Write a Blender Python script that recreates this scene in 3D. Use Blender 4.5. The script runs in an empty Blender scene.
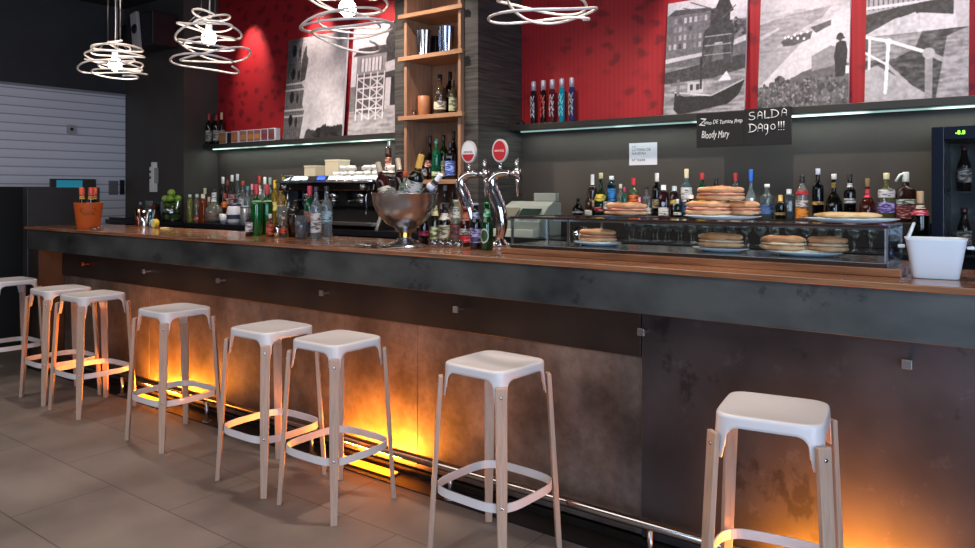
import bpy, bmesh, math, random
import numpy as np
from mathutils import Vector, Matrix
PI = math.pi
COL = bpy.context.scene.collection
scene = bpy.context.scene

# ------------------------------------------------------------------ materials
def newmat(name):
    m = bpy.data.materials.new(name); m.use_nodes = True
    nt = m.node_tree; b = nt.nodes['Principled BSDF']
    return m, nt, b
def S(b, **k):
    for n, v in k.items():
        b.inputs[n.replace('_', ' ')].default_value = v
def rgb(h, g=1.0):
    h = h.lstrip('#'); c = [int(h[i:i+2], 16)/255 for i in (0, 2, 4)]
    return tuple([((x/12.92) if x <= .04045 else ((x+.055)/1.055)**2.4)*g for x in c]+[1])
_pc = {}
def plain(hexc, rough=.5, metal=0., spec=.5, coat=0.):
    k = (hexc, rough, metal, spec, coat)
    if k in _pc: return _pc[k]
    m, nt, b = newmat('mat_'+hexc.lstrip('#'))
    S(b, Base_Color=rgb(hexc), Roughness=rough, Metallic=metal, Specular_IOR_Level=spec, Coat_Weight=coat)
    n = nt.nodes.new('ShaderNodeTexNoise'); n.inputs['Scale'].default_value = 40
    bp = nt.nodes.new('ShaderNodeBump'); bp.inputs['Strength'].default_value = .03
    nt.links.new(n.outputs['Fac'], bp.inputs['Height']); nt.links.new(bp.outputs['Normal'], b.inputs['Normal'])
    _pc[k] = m; return m
def ramp(nt, stops):
    r = nt.nodes.new('ShaderNodeValToRGB'); e = r.color_ramp.elements
    while len(e) < len(stops): e.new(.5)
    for i, (p, c) in enumerate(stops): e[i].position = p; e[i].color = c
    return r
def coords(nt, scale=(1, 1, 1), loc=(0, 0, 0), rot=(0, 0, 0)):
    tc = nt.nodes.new('ShaderNodeTexCoord'); mp = nt.nodes.new('ShaderNodeMapping')
    mp.inputs['Scale'].default_value = scale; mp.inputs['Location'].default_value = loc; mp.inputs['Rotation'].default_value = rot
    nt.links.new(tc.outputs['Object'], mp.inputs['Vector']); return mp
def mottled(name, c1, c2, scale=2., rough=(.4, .6), metal=0., stretch=(1, 1, 1), bump=.05, detail=6, spec=.5, lo=.35, hi=.65):
    m, nt, b = newmat(name); mp = coords(nt, stretch)
    n = nt.nodes.new('ShaderNodeTexNoise'); n.inputs['Scale'].default_value = scale; n.inputs['Detail'].default_value = detail
    nt.links.new(mp.outputs[0], n.inputs['Vector'])
    r = ramp(nt, [(lo, rgb(c1)), (hi, rgb(c2))]); nt.links.new(n.outputs['Fac'], r.inputs[0]); nt.links.new(r.outputs[0], b.inputs['Base Color'])
    mr = nt.nodes.new('ShaderNodeMapRange'); mr.inputs['To Min'].default_value = rough[0]; mr.inputs['To Max'].default_value = rough[1]
    nt.links.new(n.outputs['Fac'], mr.inputs['Value']); nt.links.new(mr.outputs[0], b.inputs['Roughness'])
    bp = nt.nodes.new('ShaderNodeBump'); bp.inputs['Strength'].default_value = bump; bp.inputs['Distance'].default_value = .02
    nt.links.new(n.outputs['Fac'], bp.inputs['Height']); nt.links.new(bp.outputs['Normal'], b.inputs['Normal'])
    S(b, Metallic=metal, Specular_IOR_Level=spec)
    return m
def emit(name, c, s):
    m, nt, b = newmat(name); S(b, Base_Color=rgb(c), Emission_Color=rgb(c), Emission_Strength=s); return m
def wood(name, c1, c2, rough=.4, scale=(1.5, 30, 30), coat=0., spec=.5):
    m = mottled(name, c1, c2, 3., (rough, rough+.12), 0, scale, .04, 5, spec, .3, .7)
    S(m.node_tree.nodes['Principled BSDF'], Coat_Weight=coat, Coat_Roughness=.12); return m
def glass(name, c, rough=.03, trans=.9, ior=1.33):
    if name in bpy.data.materials: return bpy.data.materials[name]
    m, nt, b = newmat(name); S(b, Base_Color=rgb(c), Roughness=rough, Transmission_Weight=trans, IOR=ior, Specular_IOR_Level=.6, Coat_Weight=.6, Coat_Roughness=.04)
    return m
def thin_glass(name, tint='#F4F8F8', refl=.12):
    m = bpy.data.materials.new(name); m.use_nodes = True; nt = m.node_tree; nt.nodes.clear()
    o = nt.nodes.new('ShaderNodeOutputMaterial'); mix = nt.nodes.new('ShaderNodeMixShader')
    t = nt.nodes.new('ShaderNodeBsdfTransparent'); g = nt.nodes.new('ShaderNodeBsdfGlossy'); f = nt.nodes.new('ShaderNodeLayerWeight'); pw = nt.nodes.new('ShaderNodeMath'); pw.operation = 'POWER'; pw.inputs[1].default_value = 3.5
    t.inputs['Color'].default_value = rgb(tint); g.inputs['Roughness'].default_value = .03; f.inputs['Blend'].default_value = .5; nt.links.new(f.outputs['Facing'], pw.inputs[0])
    a = nt.nodes.new('ShaderNodeMath'); a.operation = 'ADD'; a.inputs[1].default_value = refl; a.use_clamp = True
    nt.links.new(pw.outputs[0], a.inputs[0]); nt.links.new(a.outputs[0], mix.inputs[0])
    nt.links.new(t.outputs[0], mix.inputs[1]); nt.links.new(g.outputs[0], mix.inputs[2]); nt.links.new(mix.outputs[0], o.inputs[0]); return m

M = {}
M['wall'] = mottled('charcoal_paint', '#403934', '#49423C', 3, (.6, .75), bump=.02)
M['wall_left'] = mottled('dark_paint', '#2C2B2E', '#333235', 3, (.7, .8), bump=.02)
M['steel_fascia'] = mottled('raw_dark_steel', '#2F3030', '#555653', 2.6, (.32, .55), .35, (1, 1, 1.6), .03, 12)
M['steel_panel'] = mottled('raw_brown_steel', '#584D47', '#8B7C73', 3.2, (.34, .6), .5, (1, 1, .8), .04, 14)
M['steel_band'] = mottled('blackened_steel', '#1E1A18', '#322B26', 2.4, (.35, .5), .4, (1, 1, 1), .03, 8)
M['steel_right'] = mottled('patinated_steel', '#2A292C', '#434144', 2.4, (.35, .6), .4, (1, 1, .8), .04, 14)
M['pier'] = mottled('brown_steel', '#2C2420', '#382C25', 3, (.4, .55), .3)
M['counter_wood'] = wood('lacquered_counter_wood', '#6C432C', '#A06C48', .2, (1.2, 26, 26), .6)
M['shelf_wood'] = wood('pale_shelf_wood', '#94694A', '#B08462', .45, (2, 26, 26))
M['niche_wood'] = wood('niche_wood', '#84604A', '#A37C60', .5, (26, 26, 1.5))
M['leg_wood'] = wood('beech_leg', '#A58672', '#B99A86', .5, (40, 40, 2.))
M['black'] = plain('#0C0B0B', .5); M['satin_black'] = plain('#121112', .3)
M['white_steel'] = plain('#D4CCCB', .38, 0, .5, .2)
M['chrome'] = plain('#D8D8DA', .07, 1.); M['brushed'] = plain('#A9A9AB', .28, 1.); M['dark_chrome'] = plain('#54504E', .16, 1.)
M['lamp_tube'] = plain('#E2D8D2', .4); M['bulb'] = emit('glowing_bulb', '#FFF0E0', 34.)
M['amber'] = emit('amber_lens', '#FF7A10', 9.)
m, nt, b = newmat('led_strip'); mp = coords(nt, (1, .1, .1)); n = nt.nodes.new('ShaderNodeTexNoise'); n.inputs['Scale'].default_value = 3.2; nt.links.new(mp.outputs[0], n.inputs['Vector'])
mr = nt.nodes.new('ShaderNodeMapRange'); mr.inputs['From Min'].default_value = .45; mr.inputs['From Max'].default_value = .68; mr.inputs['To Min'].default_value = .35; mr.inputs['To Max'].default_value = 3.; nt.links.new(n.outputs['Fac'], mr.inputs['Value'])
S(b, Base_Color=rgb('#D0F0E4'), Emission_Color=rgb('#D4FFF0')); nt.links.new(mr.outputs[0], b.inputs['Emission Strength']); M['led'] = m
M['pane'] = thin_glass('clear_pane', '#FAFCFC', .03); M['clear'] = thin_glass('clear_glassware', '#EEF2F2', .2)
M['white_plastic'] = plain('#DCE2E8', .35); M['cloth_white'] = plain('#EDEDED', .6)

def stains(m, scale, lo, hi, amt, stretch=(1, 1, 1), seed=0.):
    nt = m.node_tree; b = nt.nodes['Principled BSDF']; src = b.inputs['Base Color'].links[0].from_socket
    mp = coords(nt, stretch, (seed, seed, seed)); n = nt.nodes.new('ShaderNodeTexNoise'); n.inputs['Scale'].default_value = scale; n.inputs['Detail'].default_value = 5; n.inputs['Roughness'].default_value = .7
    nt.links.new(mp.outputs[0], n.inputs['Vector']); rr = ramp(nt, [(lo, (1, 1, 1, 1)), (hi, (amt, amt, amt, 1))]); nt.links.new(n.outputs['Fac'], rr.inputs[0])
    mx = nt.nodes.new('ShaderNodeMix'); mx.data_type = 'RGBA'; mx.blend_type = 'MULTIPLY'; mx.inputs[0].default_value = 1
    nt.links.new(src, mx.inputs[6]); nt.links.new(rr.outputs[0], mx.inputs[7]); nt.links.new(mx.outputs[2], b.inputs['Base Color'])
stains(M['steel_fascia'], 3.4, .60, .64, .55, (1, 1, 1.2), 3.1)
stains(M['steel_right'], 3.0, .60, .645, .45, (1, 1, .7), 1.7); stains(M['steel_right'], 11, .60, .66, 1.35, (1, 1, 1), 5.2)
stains(M['steel_panel'], 16, .40, .62, .72, (1, 1, 1), 2.2); stains(M['steel_panel'], 2.2, .55, .7, .7, (1, 1, .8), 7.4)
# floor: large concrete tiles
m, nt, b = newmat('concrete_tiles'); mp = coords(nt, (1, 1, 1), (.215, .415, 0))
br = nt.nodes.new('ShaderNodeTexBrick'); br.offset = .5; br.inputs['Scale'].default_value = 1
br.inputs['Brick Width'].default_value = 1.0; br.inputs['Row Height'].default_value = .457; br.inputs['Mortar Size'].default_value = .003; br.inputs['Mortar Smooth'].default_value = .3
br.inputs['Color1'].default_value = rgb('#81756D'); br.inputs['Color2'].default_value = rgb('#7A6F68'); br.inputs['Mortar'].default_value = rgb('#4E4642')
nt.links.new(mp.outputs[0], br.inputs['Vector'])
n = nt.nodes.new('ShaderNodeTexNoise'); n.inputs['Scale'].default_value = 2.2; n.inputs['Detail'].default_value = 9
nt.links.new(mp.outputs[0], n.inputs['Vector']); r = ramp(nt, [(.3, (.62, .6, .6, 1)), (.7, (1.12, 1.1, 1.08, 1))]); nt.links.new(n.outputs['Fac'], r.inputs[0])
mx = nt.nodes.new('ShaderNodeMix'); mx.data_type = 'RGBA'; mx.blend_type = 'MULTIPLY'; mx.inputs[0].default_value = 1
nt.links.new(br.outputs['Color'], mx.inputs[6]); nt.links.new(r.outputs[0], mx.inputs[7]); nt.links.new(mx.outputs[2], b.inputs['Base Color'])
mr = nt.nodes.new('ShaderNodeMapRange'); mr.inputs['To Min'].default_value = .38; mr.inputs['To Max'].default_value = .62
nt.links.new(n.outputs['Fac'], mr.inputs['Value']); nt.links.new(mr.outputs[0], b.inputs['Roughness'])
M['floor'] = m
# red wallpaper: fine vertical ribs and dark blotches
m, nt, b = newmat('red_wallpaper'); mp = coords(nt, (1, 1, 1))
vo = nt.nodes.new('ShaderNodeTexVoronoi'); vo.voronoi_dimensions = '2D'; vo.inputs['Scale'].default_value = 6.5; vo.inputs['Randomness'].default_value = 1
mp2 = coords(nt, (1, 0, 1.5)); nz = nt.nodes.new('ShaderNodeTexNoise'); nz.inputs['Scale'].default_value = 9
nt.links.new(mp2.outputs[0], nz.inputs['Vector'])
ad = nt.nodes.new('ShaderNodeMix'); ad.data_type = 'RGBA'; ad.inputs[0].default_value = .12
nt.links.new(mp2.outputs[0], ad.inputs[6]); nt.links.new(nz.outputs['Color'], ad.inputs[7]); sxyz = nt.nodes.new('ShaderNodeSeparateXYZ'); cxyz = nt.nodes.new('ShaderNodeCombineXYZ'); nt.links.new(ad.outputs[2], sxyz.inputs[0])
nt.links.new(sxyz.outputs['X'], cxyz.inputs['X']); nt.links.new(sxyz.outputs['Z'], cxyz.inputs['Y']); nt.links.new(cxyz.outputs[0], vo.inputs['Vector'])
r1 = ramp(nt, [(.14, (1, 1, 1, 1)), (.30, (0, 0, 0, 1))]); nt.links.new(vo.outputs['Distance'], r1.inputs[0])
wv = nt.nodes.new('ShaderNodeTexWave'); wv.inputs['Scale'].default_value = 9; wv.bands_direction = 'X'; nt.links.new(mp.outputs[0], wv.inputs['Vector'])
n2 = nt.nodes.new('ShaderNodeTexNoise'); n2.inputs['Scale'].default_value = 1.6; nt.links.new(mp.outputs[0], n2.inputs['Vector'])
r3 = ramp(nt, [(.40, (0, 0, 0, 1)), (.5, (1, 1, 1, 1))]); nt.links.new(n2.outputs['Fac'], r3.inputs[0])
mu = nt.nodes.new('ShaderNodeMath'); mu.operation = 'MULTIPLY'; nt.links.new(r1.outputs[0], mu.inputs[0]); nt.links.new(r3.outputs[0], mu.inputs[1])
mm = nt.nodes.new('ShaderNodeMath'); mm.operation = 'MULTIPLY'; mm.inputs[1].default_value = .6; nt.links.new(mu.outputs[0], mm.inputs[0])
c1 = nt.nodes.new('ShaderNodeMix'); c1.data_type = 'RGBA'; c1.inputs[6].default_value = rgb('#A81D24'); c1.inputs[7].default_value = rgb('#9C1820')
nt.links.new(wv.outputs['Fac'], c1.inputs[0])
c2 = nt.nodes.new('ShaderNodeMix'); c2.data_type = 'RGBA'; c2.inputs[7].default_value = rgb('#4A0A10')
nt.links.new(mm.outputs[0], c2.inputs[0]); nt.links.new(c1.outputs[2], c2.inputs[6]); nt.links.new(c2.outputs[2], b.inputs['Base Color'])
S(b, Roughness=.55); M['red'] = m
# pillar: dark grey boarding with horizontal saw marks
m, nt, b = newmat('saw_marked_board'); mp = coords(nt, (1.2, 1.2, 22))
n = nt.nodes.new('ShaderNodeTexNoise'); n.inputs['Scale'].default_value = 3; n.inputs['Detail'].default_value = 4; nt.links.new(mp.outputs[0], n.inputs['Vector'])
r = ramp(nt, [(.35, rgb('#2A2725')), (.7, rgb('#4A4642'))]); nt.links.new(n.outputs['Fac'], r.inputs[0]); nt.links.new(r.outputs[0], b.inputs['Base Color'])
bp = nt.nodes.new('ShaderNodeBump'); bp.inputs['Strength'].default_value = .3; bp.inputs['Distance'].default_value = .01; nt.links.new(n.outputs['Fac'], bp.inputs['Height']); nt.links.new(bp.outputs['Normal'], b.inputs['Normal'])
S(b, Roughness=.6); M['board'] = m
# horizontal white siding
m, nt, b = newmat('white_siding'); mp = coords(nt)
sx = nt.nodes.new('ShaderNodeSeparateXYZ'); nt.links.new(mp.outputs[0], sx.inputs[0])
md = nt.nodes.new('ShaderNodeMath'); md.operation = 'MODULO'; md.inputs[1].default_value = .085; nt.links.new(sx.outputs['Z'], md.inputs[0])
r = ramp(nt, [(.0, rgb('#77747C')), (.1, rgb('#D2D0D8')), (.9, rgb('#DAD8E0')), (1., rgb('#8A8890'))])
dv = nt.nodes.new('ShaderNodeMath'); dv.operation = 'DIVIDE'; dv.inputs[1].default_value = .085; nt.links.new(md.outputs[0], dv.inputs[0]); nt.links.new(dv.outputs[0], r.inputs[0]); nt.links.new(r.outputs[0], b.inputs['Base Color'])
S(b, Roughness=.5); M['siding'] = m
# printed photographs: colour kept per face
m, nt, b = newmat('printed_photograph'); at = nt.nodes.new('ShaderNodeAttribute'); at.attribute_name = 'ink'
nt.links.new(at.outputs['Color'], b.inputs['Base Color']); S(b, Roughness=.5); M['print'] = m

_pp = {}
def paper(hexc):
    if hexc in _pp: return _pp[hexc]
    h = hexc.lstrip('#'); c = [int(h[i:i+2], 16) for i in (0, 2, 4)]; L = sum(c)/3
    d = [int(x*.42) if L > 90 else int(min(255, x*1.1+110)) for x in c]
    _pp[hexc] = mottled('printed_label_'+h, '#%02X%02X%02X' % tuple(d), hexc, 26, (.5, .6), 0, (1, 1, 4.5), .0, 2, .5, .42, .50); return _pp[hexc]
# ------------------------------------------------------------------ mesh helpers
def bm_new(): return bmesh.new()
def add_box(bm, x0, x1, y0, y1, z0, z1, mi=0, mat=None):
    vs = [bm.verts.new((x, y, z)) for x in (x0, x1) for y in (y0, y1) for z in (z0, z1)]
    if mat is not None:
        for v in vs: v.co = mat @ v.co
    for f in ((0, 1, 3, 2), (4, 6, 7, 5), (0, 4, 5, 1), (2, 3, 7, 6), (0, 2, 6, 4), (1, 5, 7, 3)):
        bm.faces.new([vs[i] for i in f]).material_index = mi
def rbox(bm, cx, cy, cz, sx, sy, sz, mat=None, mi=0):
    add_box(bm, cx-sx/2, cx+sx/2, cy-sy/2, cy+sy/2, cz-sz/2, cz+sz/2, mi, mat)
def add_lathe(bm, prof, seg=20, c=(0, 0, 0), mat=None, sq=None, mi=0, caps=True):
    rings = []
    for r, z in prof:
        ring = []
        for k in range(seg):
            a = 2*PI*(k+.5)/seg; x, y = math.cos(a), math.sin(a)
            q = 1.
            if sq and r > sq[0]:
                q = 1/((abs(x)**sq[1]+abs(y)**sq[1])**(1/sq[1]))
            co = Vector((c[0]+r*x*q, c[1]+r*y*q, c[2]+z))
            if mat is not None: co = mat @ co
            ring.append(bm.verts.new(co))
        rings.append(ring)
    for i in range(len(rings)-1):
        for k in range(seg):
            f = bm.faces.new((rings[i][k], rings[i][(k+1) % seg], rings[i+1][(k+1) % seg], rings[i+1][k])); f.smooth = True; f.material_index = mi
    if caps:
        bm.faces.new(rings[0][::-1]).material_index = mi; bm.faces.new(rings[-1]).material_index = mi
def add_tube(bm, pts, r, seg=8, closed=False, mi=0, rfun=None):
    pts = [Vector(p) for p in pts]; n = len(pts); rings = []
    up = Vector((0, 0, 1)); prev = None
    for i in range(n):
        a = pts[(i-1) % n] if (closed or i > 0) else pts[0]
        b_ = pts[(i+1) % n] if (closed or i < n-1) else pts[-1]
        t = (b_-a); t = t.normalized() if t.length > 1e-9 else Vector((0, 0, 1))
        if prev is None:
            nrm = t.cross(up) if abs(t.dot(up)) < .95 else t.cross(Vector((1, 0, 0)))
        else: nrm = prev - t*prev.dot(t)
        nrm.normalize(); prev = nrm; bi = t.cross(nrm)
        rr = rfun(i/(n-1)) if rfun else r
        rings.append([bm.verts.new(pts[i]+(nrm*math.cos(2*PI*k/seg)+bi*math.sin(2*PI*k/seg))*rr) for k in range(seg)])
    for i in range(n if closed else n-1):
        A, B = rings[i], rings[(i+1) % n]
        for k in range(seg):
            f = bm.faces.new((A[k], A[(k+1) % seg], B[(k+1) % seg], B[k])); f.smooth = True; f.material_index = mi
    if not closed:
        bm.faces.new(rings[0][::-1]); bm.faces.new(rings[-1])
def add_ico(bm, c, r, sub=2, sc=(1, 1, 1), mi=0):
    g = bmesh.ops.create_icosphere(bm, subdivisions=sub, radius=r)
    for v in g['verts']: v.co = Vector((v.co.x*sc[0]+c[0], v.co.y*sc[1]+c[1], v.co.z*sc[2]+c[2]))
    for v in g['verts']:
        for f in v.link_faces: f.smooth = True; f.material_index = mi
def add_prism(bm, outline, x0, x1, mi=0, mat=None):   # outline in (y, z), extruded along x
    A = [Vector((x0, y, z)) for y, z in outline]; B = [Vector((x1, y, z)) for y, z in outline]
    if mat is not None: A = [mat @ v for v in A]; B = [mat @ v for v in B]
    A = [bm.verts.new(v) for v in A]; B = [bm.verts.new(v) for v in B]; n = len(A)
    for i in range(n): bm.faces.new((A[i], A[(i+1) % n], B[(i+1) % n], B[i])).material_index = mi
    bm.faces.new(A[::-1]).material_index = mi; bm.faces.new(B).material_index = mi
def obj(name, bm, mats, parent=None, bevel=0, seg=2):
    bmesh.ops.recalc_face_normals(bm, faces=bm.faces)
    me = bpy.data.meshes.new(name); bm.to_mesh(me); bm.free()
    for m_ in (mats if isinstance(mats, (list, tuple)) else [mats]): me.materials.append(m_)
    o = bpy.data.objects.new(name, me); COL.objects.link(o)
    if parent: o.parent = parent
    if bevel:
        b_ = o.modifiers.new('bevel', 'BEVEL'); b_.width = bevel; b_.segments = seg; b_.limit_method = 'ANGLE'; b_.angle_limit = .7
    return o
def tag(o, label, cat, group=None, kind=None):
    o['label'] = label; o['category'] = cat
    if group: o['group'] = group
    if kind: o['kind'] = kind
    return o
def thing(name, label, cat, loc=(0, 0, 0), rz=0, group=None):
    o = bpy.data.objects.new(name, None); COL.objects.link(o); o.location = loc; o.rotation_euler = (0, 0, rz); o.empty_display_size = .05
    return tag(o, label, cat, group)
def struct(name, bm, m_, parent=None, **k):
    o = obj(name, bm, m_, parent, **k)
    if parent is None: o['kind'] = 'structure'
    return o
def dup(root, loc, rz, label=None):
    r = root.copy(); COL.objects.link(r); r.location = loc; r.rotation_euler = (0, 0, rz)
    if label: r['label'] = label
    for ch in list(root.children):
        c = ch.copy(); COL.objects.link(c); c.parent = r
        for g in list(ch.children):
            d = g.copy(); COL.objects.link(d); d.parent = c
    return r
def B(x0, x1, y0, y1, z0, z1):
    bm = bm_new(); add_box(bm, x0, x1, y0, y1, z0, z1); return bm
def text_obj(name, rows, m_, parent, mat, *k):
    for row in rows: _text_row(name, [row], m_, parent, mat, *k)
def _text_row(name, rows, m_, parent, mat, depth=.0008, jit=0, shear=0., seed=1):
    """rows: (string, x, z, size, width or None) laid out on the local x/z plane facing -y"""
    rnd = random.Random(seed); allv, allf = [], []
    for s_, x, z, size, width in rows:
        cu = bpy.data.curves.new('t', 'FONT'); cu.body = s_; cu.size = size; cu.extrude = depth; cu.shear = shear; cu.resolution_u = 3
        to = bpy.data.objects.new('t', cu); COL.objects.link(to); bpy.context.view_layer.update()
        me = bpy.data.meshes.new_from_object(to.evaluated_get(bpy.context.evaluated_depsgraph_get()))
        w = max([v.co.x for v in me.vertices] or [1]); k = (width/w) if width else 1; off = len(allv)
        for v in me.vertices:
            dz = jit*math.sin(v.co.x*k*90+seed) if jit else 0
            allv.append(mat @ Vector((x+v.co.x*k, -v.co.z, z+v.co.y+dz)))
        for p in me.polygons: allf.append([off+i for i in p.vertices])
        bpy.data.objects.remove(to); bpy.data.meshes.remove(me); bpy.data.curves.remove(cu)
    me = bpy.data.meshes.new(name); me.from_pydata([tuple(v) for v in allv], [], allf); me.materials.append(m_)
    o = bpy.data.objects.new(name, me); COL.objects.link(o); o.parent = parent; return o
def T(x, y, z): return Matrix.Translation((x, y, z))
def RZ(a): return Matrix.Rotation(a, 4, 'Z')
def RX(a): return Matrix.Rotation(a, 4, 'X')
def RY(a): return Matrix.Rotation(a, 4, 'Y')
# ------------------------------------------------------------------ the room
struct('floor', B(-11, 3.4, -3.6, 4.8, -.12, 0), M['floor'])
struct('ceiling', B(-11, 3.4, -3.6, 4.8, 3.45, 3.55), plain('#1C1A1B', .8))
struct('wall_back', B(-8.2, 3.4, 4.6, 4.8, 0, 1.912), M['wall'])
struct('wall_back_upper', B(-8.2, 3.4, 4.6, 4.8, 1.914, 3.45), M['red'])
struct('wall_left', B(-8.4, -8.1, -3.6, 4.6, 0, 3.45), M['wall_left'])
struct('wall_pillar_left', B(-8.1, -6.94, 4.21, 4.6, 0, 3.45), M['wall'])
bm = bm_new(); add_box(bm, -11, .4, -3.8, -3.6, 0, 3.45); add_box(bm, 3.0, 3.4, -3.8, -3.6, 0, 3.45); add_box(bm, .4, 3.0, -3.8, -3.6, 0, .3); add_box(bm, .4, 3.0, -3.8, -3.6, 2.9, 3.45)
struct('wall_front', bm, plain('#3A3735', .8))
bm = bm_new()
for x in (.43, 1.7, 2.97): add_box(bm, x-.03, x+.03, -3.74, -3.66, .3, 2.9)
for z in (.33, 2.87): add_box(bm, .46, 2.94, -3.74, -3.66, z-.03, z+.03)
w = struct('window_added_front', bm, plain('#202020', .4)); obj('pane', B(.46, 2.94, -3.705, -3.7, .36, 2.84), M['pane'], w)  # unseen front window, added to bring blue light onto the steel panels
bm = bm_new(); add_box(bm, 3.2, 3.4, -3.6, -2.6, 0, 3.45); add_box(bm, 3.2, 3.4, 2.2, 4.6, 0, 3.45); add_box(bm, 3.2, 3.4, -2.6, 2.2, 0, .5); add_box(bm, 3.2, 3.4, -2.6, 2.2, 2.9, 3.45)
struct('wall_right', bm, plain('#3A3735', .8))
bm = bm_new()
for y in (-2.57, -.2, 2.17): add_box(bm, 3.24, 3.32, y-.03, y+.03, .5, 2.9)
for z in (.53, 2.87): add_box(bm, 3.24, 3.32, -2.54, 2.14, z-.03, z+.03)
w = struct('window_1', bm, plain('#202020', .4))
obj('pane', B(3.27, 3.275, -2.54, 2.14, .56, 2.84), M['pane'], w)
# pillar with niche
bm = bm_new()
add_box(bm, -3.89, -3.77, 4.064, 4.6, 0, 3.45); add_box(bm, -3.23, -3.11, 4.064, 4.6, 0, 3.45); add_box(bm, -3.77, -3.23, 4.34, 4.6, 0, 3.45)
struct('wall_pillar_center', bm, M['board'])
# siding over the left wall
struct('wall_left_siding', B(-8.098, -8.07, -3.6, 4.205, 0, 2.49), M['siding'])
struct('trim_1', B(-8.099, -8.06, -3.6, 4.205, 2.492, 2.515), plain('#8A8790', .5))

# partition beyond the end of the bar
bm = bm_new(); add_box(bm, -7.7, -7.6, -.5, 3.27, 0, 1.5)
o = obj('partition', bm, plain('#0B0A0C', .8), None, .004); tag(o, 'black chest-high partition standing beyond the left end of the bar', 'partition')
bm = bm_new(); add_box(bm, -6.80, -6.715, 2.68, 3.27, 0, 1.49)
o = obj('end_screen', bm, mottled('screen_charcoal', '#232124', '#2D2B2E', 2), None, .004); tag(o, 'dark upright end screen closing off the left end of the wooden counter', 'screen')

# ------------------------------------------------------------------ bar
bar = thing('bar_counter', 'long bar front of raw dark steel panels with small coat hooks', 'bar', (0, 0, 0))
XR = 1.6
obj('fascia', B(-6.71, XR, 2.68, 2.71, .985, 1.148), M['steel_fascia'], bar, .002)
bm = bm_new(); add_box(bm, -6.71, XR, 2.712, 2.9, 1.10, 1.148); obj('soffit', bm, M['steel_band'], bar)
obj('upper_band', B(-6.52, -1.349, 2.87, 2.898, .772, 1.098), M['steel_band'], bar, .002)
xs = [-6.52, -5.2, -3.9, -2.6, -1.349]
for i in range(4):
    obj('front_panel', B(xs[i]+.0015, xs[i+1]-.0015, 2.885, 2.91, .03, .770), M['steel_panel'], bar, .0015)
xs = [-1.345, .1, XR]
for i in range(2):
    obj('wide_panel', B(xs[i]+.0015, xs[i+1]-.0015, 2.87, 2.91, .03, 1.098), M['steel_right'], bar, .0015)
obj('end_pier', B(-6.71, -6.53, 2.69, 2.91, 0, .983), M['pier'], bar, .002)
obj('core', B(-6.5, XR, 2.912, 3.2, 0, 1.146), M['black'], bar)
obj('base_rail', B(-6.52, XR, 2.845, 2.868, .0, .028), plain('#3A3532', .35, .8), bar)
obj('floor_channel', B(-6.52, XR, 2.706, 2.843, .0, .006), plain('#2A2624', .35, .6), bar)
for x, mm_ in ((-6.06, 'copper'), (-5.15, ''), (-4.25, ''), (-3.26, ''), (-2.29, ''), (-1.32, ''), (-.37, '')):
    bm = bm_new(); rbox(bm, x, 2.845, .885, .012, .05, .012); rbox(bm, x, 2.815, .887, .03, .012, .03)
    o = obj('coat_hook', bm, plain('#A8502A', .3, 1.) if mm_ else M['brushed'], bar, .0015)
    if mm_: o['label'] = 'copper coloured coat hook'
tag(obj('countertop', B(-6.71, XR, 2.655, 3.28, 1.1485, 1.17), M['counter_wood'], None, .003), 'long glossy orange-brown wooden countertop running along the bar', 'countertop')
tag(obj('raised_counter_board', B(-2.03, -.39, 2.83, 3.2, 1.1705, 1.198), M['counter_wood'], None, .002), 'raised wooden board on the counter carrying the glass display case', 'board')

# foot rail
fr = thing('foot_rail', 'polished steel foot rail running low along the bar front', 'rail')
bm = bm_new(); add_tube(bm, [(-6.5, 2.737, .15), (XR, 2.737, .15)], .021, 12); obj('rail_tube', bm, plain('#B9B2AE', .18, 1.), fr)
for x in (-6.35, -5.3, -4.25, -3.25, -2.26, -1.245, -.25, .8):
    bm = bm_new(); add_lathe(bm, [(.011, .0061), (.011, .13)], 10, (x, 2.737, 0)); add_lathe(bm, [(.03, .0061), (.03, .01)], 12, (x, 2.737, 0)); obj('rail_post', bm, M['brushed'], fr)

# amber lights set in the floor channel
for x, lb in ((-4.97, 'amber floor light strip glowing behind the two overlapping left stools'), (-2.89, 'amber floor light strip glowing behind the two middle stools'), (-.56, 'amber floor light strip glowing behind the nearest right stool')):
    t = thing('floor_light', lb, 'light', (x, 2.79, .0062), 0, 'amber floor lights along the bar')
    obj('housing', B(-.23, .23, -.045, .035, 0, .006), plain('#2B2522', .4, .7), t, .001)
    obj('lens', B(-.215, .215, -.036, .026, .0061, .010), M['amber'], t)
    L = bpy.data.lights.new('amber_uplight', 'AREA'); L.shape = 'RECTANGLE'; L.size = .42; L.size_y = .05; L.energy = 34; L.color = (1, .29, .02)
    lo = bpy.data.objects.new('amber_uplight', L); COL.objects.link(lo); lo.location = (x, 2.785, .03); lo.rotation_euler = (PI-.12, 0, 0)

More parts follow.
